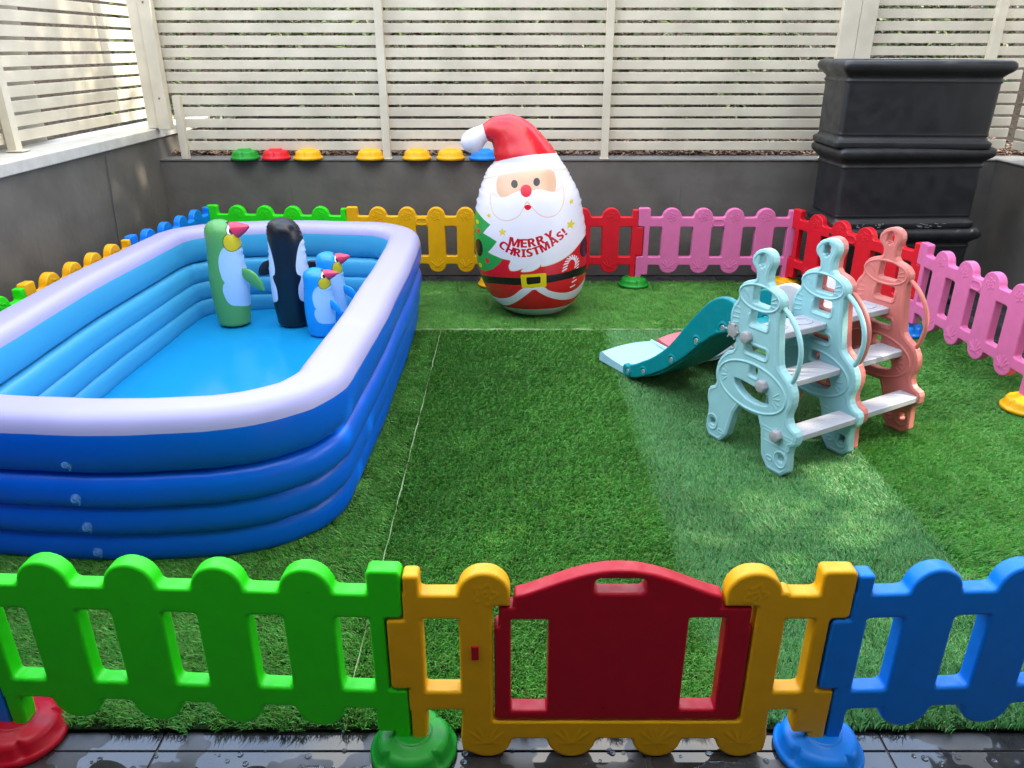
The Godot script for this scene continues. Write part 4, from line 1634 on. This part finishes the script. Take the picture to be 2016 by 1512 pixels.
# a closed inflated body through pairs of edge points (outer and inner) in the x-y plane; seam pleats run along both edges
func inflated(pairs: Array, depth: float, paint: Paint, pleat: float, pleat_from: float, seg := 72) -> ArrayMesh:
	var s := Shape.new()
	var rows := []
	var refs := []
	var uvs := []
	var steps := 7
	var f := FastNoiseLite.new()
	f.seed = 31
	f.frequency = 1.0
	var n := pairs.size()
	var run := 0
	for i in n - 1:
		for k in (steps if i < n - 2 else steps + 1):
			var t := float(k) / steps
			var e := []
			for side in 2:
				e.append(pairs[i][side].cubic_interpolate(pairs[i + 1][side], pairs[maxi(i - 1, 0)][side], pairs[mini(i + 2, n - 1)][side], t))
			var c: Vector2 = (e[0] + e[1]) * 0.5
			var a: Vector2 = (e[0] - e[1]) * 0.5
			var row := PackedVector3Array()
			var uv := []
			for q in seg:
				var w := TAU * q / seg
				var edge := pow(absf(cos(w)), 10.0)
				var wob := 1.0 + edge * pleat * (sin(run * 1.9 + 2.0 * f.get_noise_2d(run * 0.4, signf(cos(w)))) * 0.6 + 0.4 * sin(run * 3.3)) * smoothstep(pleat_from - 0.05, pleat_from + 0.05, c.y)
				var p := c + a * cos(w) * wob
				var v := Vector3(p.x, p.y, a.length() * depth * sin(w))
				row.append(v)
				uv.append(print_uv(v, paint))
			rows.append(row)
			refs.append(Vector3(c.x, c.y, 0))
			uvs.append(uv)
			run += 1
	s.sheet(rows, true, refs, uvs)
	for e in [0, rows.size() - 1]:
		var out: Vector3 = (refs[e] - refs[1 if e == 0 else e - 1]).normalized()
		var mid := s.p(refs[e], out, print_uv(refs[e], paint))
		var ring := []
		for q in rows[e]:
			ring.append(s.p(q, out, print_uv(q, paint)))
		for k in seg:
			s.tri(mid, ring[k], ring[(k + 1) % seg])
	return s.mesh()


func build_bearded_figure() -> void:
	var white := lin(0.74, 0.72, 0.83)
	var red := lin(0.60, 0.010, 0.020)
	var tan_line := Color(0.86, 0.70, 0.60)
	var black := Color(0.10, 0.08, 0.10)
	var gold := lin(0.72, 0.55, 0.01)
	var pt := Paint.new(Vector2(-0.50, -0.01), Vector2(0.42, 1.25), 1300.0, white)
	var brim_top := [Vector2(-0.50, 0.88), Vector2(-0.254, 0.940), Vector2(-0.181, 0.968), Vector2(-0.086, 0.993), Vector2(0.036, 1.004), Vector2(0.159, 0.992), Vector2(0.42, 0.93)]
	pt.poly(pt.smooth(brim_top, false) + [Vector2(0.42, 1.25), Vector2(-0.50, 1.25)], red)
	pt.poly([Vector2(-0.50, 0.96), Vector2(-0.262, 0.975), Vector2(-0.272, 1.055), Vector2(-0.306, 1.16), Vector2(-0.32, 1.25), Vector2(-0.50, 1.25)], white)
	# face
	pt.poly(pt.smooth([Vector2(-0.218, 0.865), Vector2(-0.224, 0.825), Vector2(-0.214, 0.786), Vector2(-0.181, 0.768), Vector2(-0.120, 0.790), Vector2(-0.05, 0.79), Vector2(0.05, 0.79), Vector2(0.114, 0.792), Vector2(0.131, 0.836), Vector2(0.127, 0.878), Vector2(0.104, 0.914), Vector2(-0.008, 0.919), Vector2(-0.120, 0.905), Vector2(-0.200, 0.886)]), lin(0.66, 0.41, 0.27))
	pt.line(pt.smooth([Vector2(-0.36, 0.815), Vector2(-0.302, 0.846), Vector2(-0.225, 0.879), Vector2(-0.137, 0.903), Vector2(-0.034, 0.919), Vector2(0.080, 0.921), Vector2(0.211, 0.900), Vector2(0.30, 0.875)], false), 0.005, tan_line)
	var must := pt.smooth([Vector2(-0.210, 0.770), Vector2(-0.240, 0.782), Vector2(-0.256, 0.775), Vector2(-0.259, 0.731), Vector2(-0.239, 0.672), Vector2(-0.190, 0.643), Vector2(-0.137, 0.647), Vector2(-0.090, 0.674), Vector2(-0.060, 0.722), Vector2(-0.043, 0.752), Vector2(-0.017, 0.727), Vector2(0.027, 0.683), Vector2(0.079, 0.664), Vector2(0.133, 0.676), Vector2(0.169, 0.721), Vector2(0.178, 0.783), Vector2(0.168, 0.822), Vector2(0.140, 0.806), Vector2(0.095, 0.803), Vector2(0.027, 0.819), Vector2(-0.017, 0.812), Vector2(-0.073, 0.812), Vector2(-0.120, 0.798), Vector2(-0.165, 0.774)])
	pt.poly(must, white)
	pt.line(must.slice(0, must.size() - 36) + [must[must.size() - 36]], 0.005, tan_line)
	pt.oval(Vector2(-0.048, 0.811), Vector2(0.033, 0.034), lin(0.64, 0.004, 0.02))
	for x in [[-0.116, 0.846], [0.014, 0.858]]:
		pt.oval(Vector2(x[0], x[1]), Vector2(0.0195, 0.022), black)
	pt.poly(pt.smooth([Vector2(-0.058, 0.728), Vector2(-0.038, 0.736), Vector2(-0.018, 0.728), Vector2(-0.022, 0.714), Vector2(-0.037, 0.706), Vector2(-0.053, 0.713)]), lin(0.64, 0.004, 0.02))
	pt.line([Vector2(-0.056, 0.730), Vector2(-0.043, 0.752), Vector2(-0.020, 0.730)], 0.004, tan_line)
	# coat below the beard
	var beard := [Vector2(-0.50, 0.60), Vector2(-0.347, 0.520), Vector2(-0.291, 0.446), Vector2(-0.191, 0.414), Vector2(-0.142, 0.408), Vector2(-0.149, 0.372), Vector2(-0.138, 0.345), Vector2(-0.102, 0.348), Vector2(-0.066, 0.362), Vector2(-0.074, 0.343), Vector2(-0.014, 0.348), Vector2(0.030, 0.371), Vector2(0.043, 0.391), Vector2(0.050, 0.376), Vector2(0.128, 0.391), Vector2(0.220, 0.432), Vector2(0.303, 0.498), Vector2(0.42, 0.58)]
	var bs := pt.smooth(beard, false)
	pt.poly(bs + [Vector2(0.42, -0.01), Vector2(-0.50, -0.01)], red)
	pt.line(bs.slice(20, bs.size() - 4), 0.004, tan_line)
	# tree with baubles
	pt.poly([Vector2(-0.46, 0.69), Vector2(-0.349, 0.662), Vector2(-0.300, 0.628), Vector2(-0.259, 0.606), Vector2(-0.285, 0.575), Vector2(-0.305, 0.547), Vector2(-0.262, 0.533), Vector2(-0.220, 0.514), Vector2(-0.250, 0.470), Vector2(-0.278, 0.434), Vector2(-0.230, 0.424), Vector2(-0.186, 0.412), Vector2(-0.206, 0.380), Vector2(-0.250, 0.335), Vector2(-0.294, 0.306), Vector2(-0.46, 0.28)], lin(0.025, 0.32, 0.055))
	for q in [[-0.333, 0.552, 0.011, 0], [-0.281, 0.381, 0.013, 0], [-0.329, 0.330, 0.012, 1], [-0.342, 0.600, 0.010, 1]]:
		pt.oval(Vector2(q[0], q[1]), Vector2(q[2], q[2] * 1.25), [lin(0.6, 0.03, 0.02), lin(0.55, 0.55, 0.02)][q[3]])
	pt.oval(Vector2(-0.333, 0.445), Vector2(0.024, 0.056), black)
	pt.oval(Vector2(0.322, 0.445), Vector2(0.038, 0.060), black)
	for q in [[-0.269, 0.656, 0.017, 0.3], [-0.187, 0.573, 0.026, 0.1], [0.225, 0.733, 0.018, 0.2], [0.221, 0.606, 0.031, -0.2]]:
		pt.star(Vector2(q[0], q[1]), q[2], q[3], gold)
	# candy cane, belt, buckle, fur trim
	var cane := pt.smooth([Vector2(0.188, 0.336), Vector2(0.198, 0.378), Vector2(0.222, 0.408), Vector2(0.250, 0.404), Vector2(0.268, 0.375), Vector2(0.264, 0.330), Vector2(0.258, 0.270), Vector2(0.238, 0.200)], false, 5)
	pt.line(cane, 0.028, red)
	for i in range(1, cane.size() - 1, 2):
		var dir: Vector2 = (cane[i + 1] - cane[i - 1]).normalized()
		var s := dir.orthogonal() * 0.014
		pt.poly([cane[i] + s + dir * 0.014, cane[i] + s + dir * 0.004, cane[i] - s - dir * 0.014, cane[i] - s - dir * 0.004], white)
	pt.poly(pt.smooth([Vector2(-0.46, 0.24), Vector2(-0.326, 0.266), Vector2(-0.210, 0.292), Vector2(-0.071, 0.304), Vector2(0.071, 0.318), Vector2(0.185, 0.325), Vector2(0.282, 0.332), Vector2(0.42, 0.31)], false) + pt.smooth([Vector2(0.42, 0.26), Vector2(0.343, 0.275), Vector2(0.225, 0.281), Vector2(0.073, 0.270), Vector2(-0.070, 0.257), Vector2(-0.229, 0.242), Vector2(-0.318, 0.210), Vector2(-0.46, 0.18)], false), black)
	pt.poly([Vector2(-0.073, 0.325), Vector2(0.068, 0.336), Vector2(0.076, 0.330), Vector2(0.079, 0.252), Vector2(0.072, 0.246), Vector2(-0.062, 0.236), Vector2(-0.070, 0.242), Vector2(-0.079, 0.318)], gold)
	pt.poly([Vector2(-0.038, 0.309), Vector2(0.036, 0.315), Vector2(0.042, 0.308), Vector2(0.043, 0.276), Vector2(0.036, 0.271), Vector2(-0.034, 0.262), Vector2(-0.041, 0.270), Vector2(-0.044, 0.302)], black)
	pt.poly(pt.smooth([Vector2(-0.36, 0.20), Vector2(-0.288, 0.140), Vector2(-0.240, 0.128), Vector2(-0.166, 0.150), Vector2(-0.120, 0.182), Vector2(-0.066, 0.234), Vector2(-0.012, 0.240), Vector2(0.060, 0.246), Vector2(0.097, 0.220), Vector2(0.162, 0.196), Vector2(0.230, 0.188), Vector2(0.291, 0.205), Vector2(0.37, 0.26), Vector2(0.37, 0.19), Vector2(0.328, 0.158), Vector2(0.267, 0.130), Vector2(0.185, 0.138), Vector2(0.098, 0.172), Vector2(0.042, 0.206), Vector2(0.004, 0.229), Vector2(-0.038, 0.196), Vector2(-0.101, 0.136), Vector2(-0.166, 0.088), Vector2(-0.216, 0.086), Vector2(-0.29, 0.11), Vector2(-0.36, 0.15)]), white)
	pt.poly([Vector2(-0.50, 0.082), Vector2(-0.20, 0.070), Vector2(-0.082, 0.078), Vector2(0.046, 0.084), Vector2(0.169, 0.082), Vector2(0.42, 0.09), Vector2(0.42, -0.01), Vector2(-0.50, -0.01)], Color(0.80, 0.80, 0.83))
	pt.words("MERRY", Vector2(-0.152, 0.505), Vector2(-0.030, 0.466), Vector2(0.124, 0.545), 0.049, lin(0.52, 0.004, 0.012))
	pt.words("CHRISTMAS!", Vector2(-0.212, 0.490), Vector2(-0.055, 0.352), Vector2(0.200, 0.556), 0.047, lin(0.52, 0.004, 0.012))
	var m := print_material("printed vinyl", pt)
	var o := thing("inflatable_figure", "inflatable egg shaped bearded figure in a red hat, printed MERRY CHRISTMAS!", "inflatable", Vector3(0.13, 0.026, -4.85))
	var pairs := []
	for q in [[0.0, 0.022, 0.02], [0.004, 0.022, 0.13], [0.018, 0.021, 0.185], [0.05, 0.019, 0.232], [0.10, 0.016, 0.278], [0.20, 0.010, 0.326], [0.30, 0.0, 0.347], [0.43, -0.010, 0.355], [0.53, -0.019, 0.352], [0.65, -0.024, 0.335], [0.76, -0.026, 0.307], [0.85, -0.034, 0.267], [0.90, -0.036, 0.240]]:
		pairs.append([Vector2(q[1] + q[2], q[0]), Vector2(q[1] - q[2], q[0])])
	for q in [[0.303, 0.942, -0.107, 0.942], [0.255, 1.015, -0.111, 0.990], [0.190, 1.090, -0.113, 1.020], [0.110, 1.165, -0.117, 1.040], [0.020, 1.209, -0.123, 1.053], [-0.060, 1.212, -0.132, 1.057], [-0.122, 1.194, -0.142, 1.060], [-0.172, 1.160, -0.158, 1.050], [-0.215, 1.142, -0.186, 1.014], [-0.256, 1.128, -0.232, 0.992], [-0.290, 1.102, -0.276, 1.002], [-0.306, 1.072, -0.304, 1.036], [-0.308, 1.056, -0.308, 1.052]]:
		pairs.append([Vector2(q[0] - 0.13, q[1] - 0.0), Vector2(q[2] - 0.13, q[3] - 0.0)])
	put(o, "printed_body", inflated(pairs, 0.96, pt, 0.016, 0.45, 96), m)
	var vs := Shape.new()
	vs.lathe([Vector2(0.011, 0.0), Vector2(0.012, 0.004), Vector2(0.006, 0.010), Vector2(0.001, 0.011)], 12)
	put(o, "valve", vs.mesh(), mats["valve"], Transform3D(Basis(Vector3.RIGHT, -PI / 2), Vector3(0, 0.6, -0.33)))


# a small standing penguin; high is its height, facing +x; the print is laid out for a height of 0.65
func penguin(called: String, label: String, where: Vector3, turn: float, high: float, fat: float, coat: Color, coat_key: String, seen_from_behind := false) -> Node3D:
	var o := thing(called, label, "inflatable penguin", where, "inflatable penguins standing in the pool")
	o.rotation.y = turn
	var k := high / 0.645
	var pt := Paint.new(Vector2(-0.16, -0.02) * k, Vector2(0.16, 0.68) * k, 900.0, coat)
	var belly := Color(0.66, 0.80, 0.95)
	var P := func(x: float, y: float) -> Vector2: return Vector2(x * fat, y) * k
	var grow := func(pts: Array) -> Array:
		var r := []
		for q in pts:
			r.append(Vector2(q.x * fat, q.y) * k)
		return r
	if seen_from_behind:
		belly = Color(0.80, 0.86, 0.96)
		for s in [-1.0, 1.0]:
			pt.poly(pt.smooth(grow.call([Vector2(s * 0.14, 0.54), Vector2(s * 0.098, 0.525), Vector2(s * 0.075, 0.47), Vector2(s * 0.060, 0.38), Vector2(s * 0.064, 0.335), Vector2(s * 0.080, 0.312), Vector2(s * 0.062, 0.25), Vector2(s * 0.064, 0.18), Vector2(s * 0.098, 0.155), Vector2(s * 0.15, 0.15)])), belly)
		pt.poly(grow.call([Vector2(-0.2, -0.03), Vector2(0.2, -0.03), Vector2(0.2, 0.012), Vector2(-0.2, 0.002)]), Color(0.85, 0.86, 0.70))
	else:
		pt.poly(pt.smooth(grow.call([Vector2(0.03, 0.50), Vector2(-0.006, 0.45), Vector2(-0.016, 0.39), Vector2(-0.006, 0.318), Vector2(0.006, 0.292), Vector2(-0.006, 0.272), Vector2(-0.010, 0.225), Vector2(0.012, 0.165), Vector2(0.06, 0.142), Vector2(0.17, 0.14), Vector2(0.17, 0.46), Vector2(0.10, 0.50)])), belly)
		pt.oval(P.call(0.070, 0.525), Vector2(0.046, 0.056) * k, Color(0.05, 0.05, 0.03))
		pt.oval(P.call(0.070, 0.525), Vector2(0.043, 0.053) * k, lin(0.62, 0.50, 0.01))
		pt.oval(P.call(0.064, 0.598), Vector2(0.021, 0.034) * k, Color(0.05, 0.05, 0.05))
		pt.oval(P.call(0.064, 0.598), Vector2(0.018, 0.031) * k, Color(0.95, 0.96, 1.0))
		pt.oval(P.call(0.069, 0.592), Vector2(0.012, 0.023) * k, Color(0.03, 0.03, 0.04))
		pt.oval(P.call(0.066, 0.602), Vector2(0.004, 0.007) * k, Color(0.95, 0.96, 1.0))
		for w in [0.9, 1.25]:
			var c: Vector2 = P.call(0.050, 0.620)
			pt.line([c, c + Vector2(-0.014, 0.012 * w) * k], 0.0022 * k, Color(0.04, 0.04, 0.04))
	var m := print_material(called + coat_key + str(high), pt, 0.28)
	var pairs := []
	for q in [[0.0, 0.02], [0.003, 0.070], [0.016, 0.094], [0.05, 0.100], [0.12, 0.108], [0.22, 0.113], [0.32, 0.112], [0.44, 0.103], [0.52, 0.100], [0.575, 0.094], [0.610, 0.078], [0.632, 0.054], [0.643, 0.026], [0.645, 0.004]]:
		var lean: float = -0.004 - 0.012 * smoothstep(0.5, 0.64, q[0])
		pairs.append([Vector2((lean + q[1]) * fat, q[0]) * k, Vector2((lean - q[1]) * fat, q[0]) * k])
	put(o, "printed_body", inflated(pairs, 0.92, pt, 0.055, 0.34 * k, 64), m)
	var s := Shape.new()
	if not seen_from_behind:
		s.tube([Vector3(0.060 * fat, 0.578, 0) * k, Vector3(0.095 * fat, 0.588, 0) * k, Vector3(0.130 * fat, 0.596, 0) * k, Vector3(0.156 * fat, 0.604, 0) * k, Vector3(0.162 * fat, 0.606, 0) * k], [Vector2(0.044, 0.052) * k, Vector2(0.040, 0.045) * k, Vector2(0.026, 0.027) * k, Vector2(0.011, 0.011) * k, Vector2(0.001, 0.001) * k], Vector3.UP, 18)
		put(o, "beak", s.mesh(), mats["vinyl pink"])
	for side in [1.0, -1.0]:
		if side < 0.0 and not seen_from_behind:
			continue
		var w := Shape.new()
		var a := Vector3(0.09, 0.345, 0.035) if not seen_from_behind else Vector3(0.085 * side, 0.35, -0.05)
		var b := Vector3(0.225, 0.235, 0.075) if not seen_from_behind else Vector3(0.215 * side, 0.285, -0.09)
		var pts := []
		var rr := []
		for i in 12:
			var f := i / 11.0
			pts.append((a.lerp(b, f) + Vector3(0, 0.016 * sin(f * PI), 0)) * k)
			var thick := pow(maxf(sin(f * PI * 0.92 + 0.22), 0.0), 0.6)
			rr.append(Vector2(0.014 * thick + 0.0006, 0.040 * thick + 0.001) * k)
		w.tube(pts, rr, Vector3.UP, 18)
		put(o, "flipper", w.mesh(), mats[coat_key])
	return o


func build_penguins() -> void:
	var y := POOL.y + 0.014
	penguin("inflatable_penguin", "tall green inflatable penguin with pink beak standing in the pool", Vector3(-1.705, y, -4.53), 0.0, 0.645, 1.0, lin(0.10, 0.36, 0.10), "vinyl green")
	penguin("inflatable_penguin", "tall black inflatable penguin with its back turned, beside the green one", Vector3(-1.335, y, -4.53), 0.0, 0.655, 1.02, lin(0.006, 0.008, 0.014), "vinyl black", true)
	penguin("inflatable_penguin", "small blue inflatable penguin in front, half behind the pool rim", Vector3(-1.125, y, -4.34), -0.12, 0.405, 1.24, lin(0.01, 0.30, 0.75), "vinyl sky")
	penguin("inflatable_penguin", "small blue inflatable penguin peeping out behind the other blue one", Vector3(-1.090, y, -4.52), 0.1, 0.455, 1.08, lin(0.01, 0.30, 0.75), "vinyl sky")


# ---------------------------------------------------------------- small things
func build_small_things() -> void:
	# puddles on the tiles before the gate
	var f := FastNoiseLite.new()
	f.seed = 8
	f.frequency = 9.0
	for q in [[Vector2(-0.42, -1.315), Vector2(0.10, 0.035), "shallow puddle on the dark tiles, left of the green fence foot"], [Vector2(0.52, -1.325), Vector2(0.10, 0.04), "small puddle on the tiles near the blue fence foot"]]:
		var c: Vector2 = q[0]
		var r: Vector2 = q[1]
		var m := plate(func(p: Vector2) -> float: return ell_d(p, Vector2.ZERO, r) * 0.8 + 0.035 * f.get_noise_2d(p.x + c.x, p.y + c.y), -r - Vector2(0.05, 0.05), r + Vector2(0.05, 0.05), 0.006, 0.0011, 0.0011)
		tag(put(self, "puddle", m, mats["water"], Transform3D(Basis(Vector3.RIGHT, PI / 2), Vector3(c.x, 0.0018, c.y))), q[2], "puddle")
	var s := Shape.new()
	s.lathe([Vector2(0.0055, 0.0), Vector2(0.0050, 0.0010), Vector2(0.0032, 0.0021), Vector2(0.0002, 0.0025)], 10)
	var places := []
	for k in 170:
		var z := rng.randf_range(-1.40, -1.22)
		places.append(Transform3D(Basis.from_scale(Vector3.ONE * rng.randf_range(0.4, 1.7)), Vector3(rng.randf_range(-1.05, 1.2), 0.0010, z)))
	for k in 60:   # drops on the pool's front rim
		var x := rng.randf_range(-1.9, -0.8)
		places.append(Transform3D(Basis.from_scale(Vector3.ONE * rng.randf_range(0.3, 0.8)), Vector3(x, 0.569, -2.215 + rng.randf_range(-0.02, 0.02))))
	copies(self, "water_drops", s.mesh(), mats["water"], places)
	# dry leaves and petals
	var spots := [[Vector3(2.13, 0.040, -3.82), "dry tan leaf lying on the turf near the pink pickets"], [Vector3(2.62, 0.004, -3.66), "brown leaf on the tiles under the pink pickets"], [Vector3(1.22, 0.004, -5.60), "curled dry leaf on the tile strip behind the back pink pickets"]]
	var lf := leaf_mass(1, func(_r: RandomNumberGenerator) -> Vector3: return Vector3.ZERO, Vector2(0.05, 0.022), [Color(0.34, 0.19, 0.09)], 4, 0.1)
	for q in spots:
		var o := put(self, "fallen_leaf", lf, mats["chip"], Transform3D(Basis(Vector3.UP, rng.randf() * TAU), q[0]))
		tag(o, q[1], "leaf")
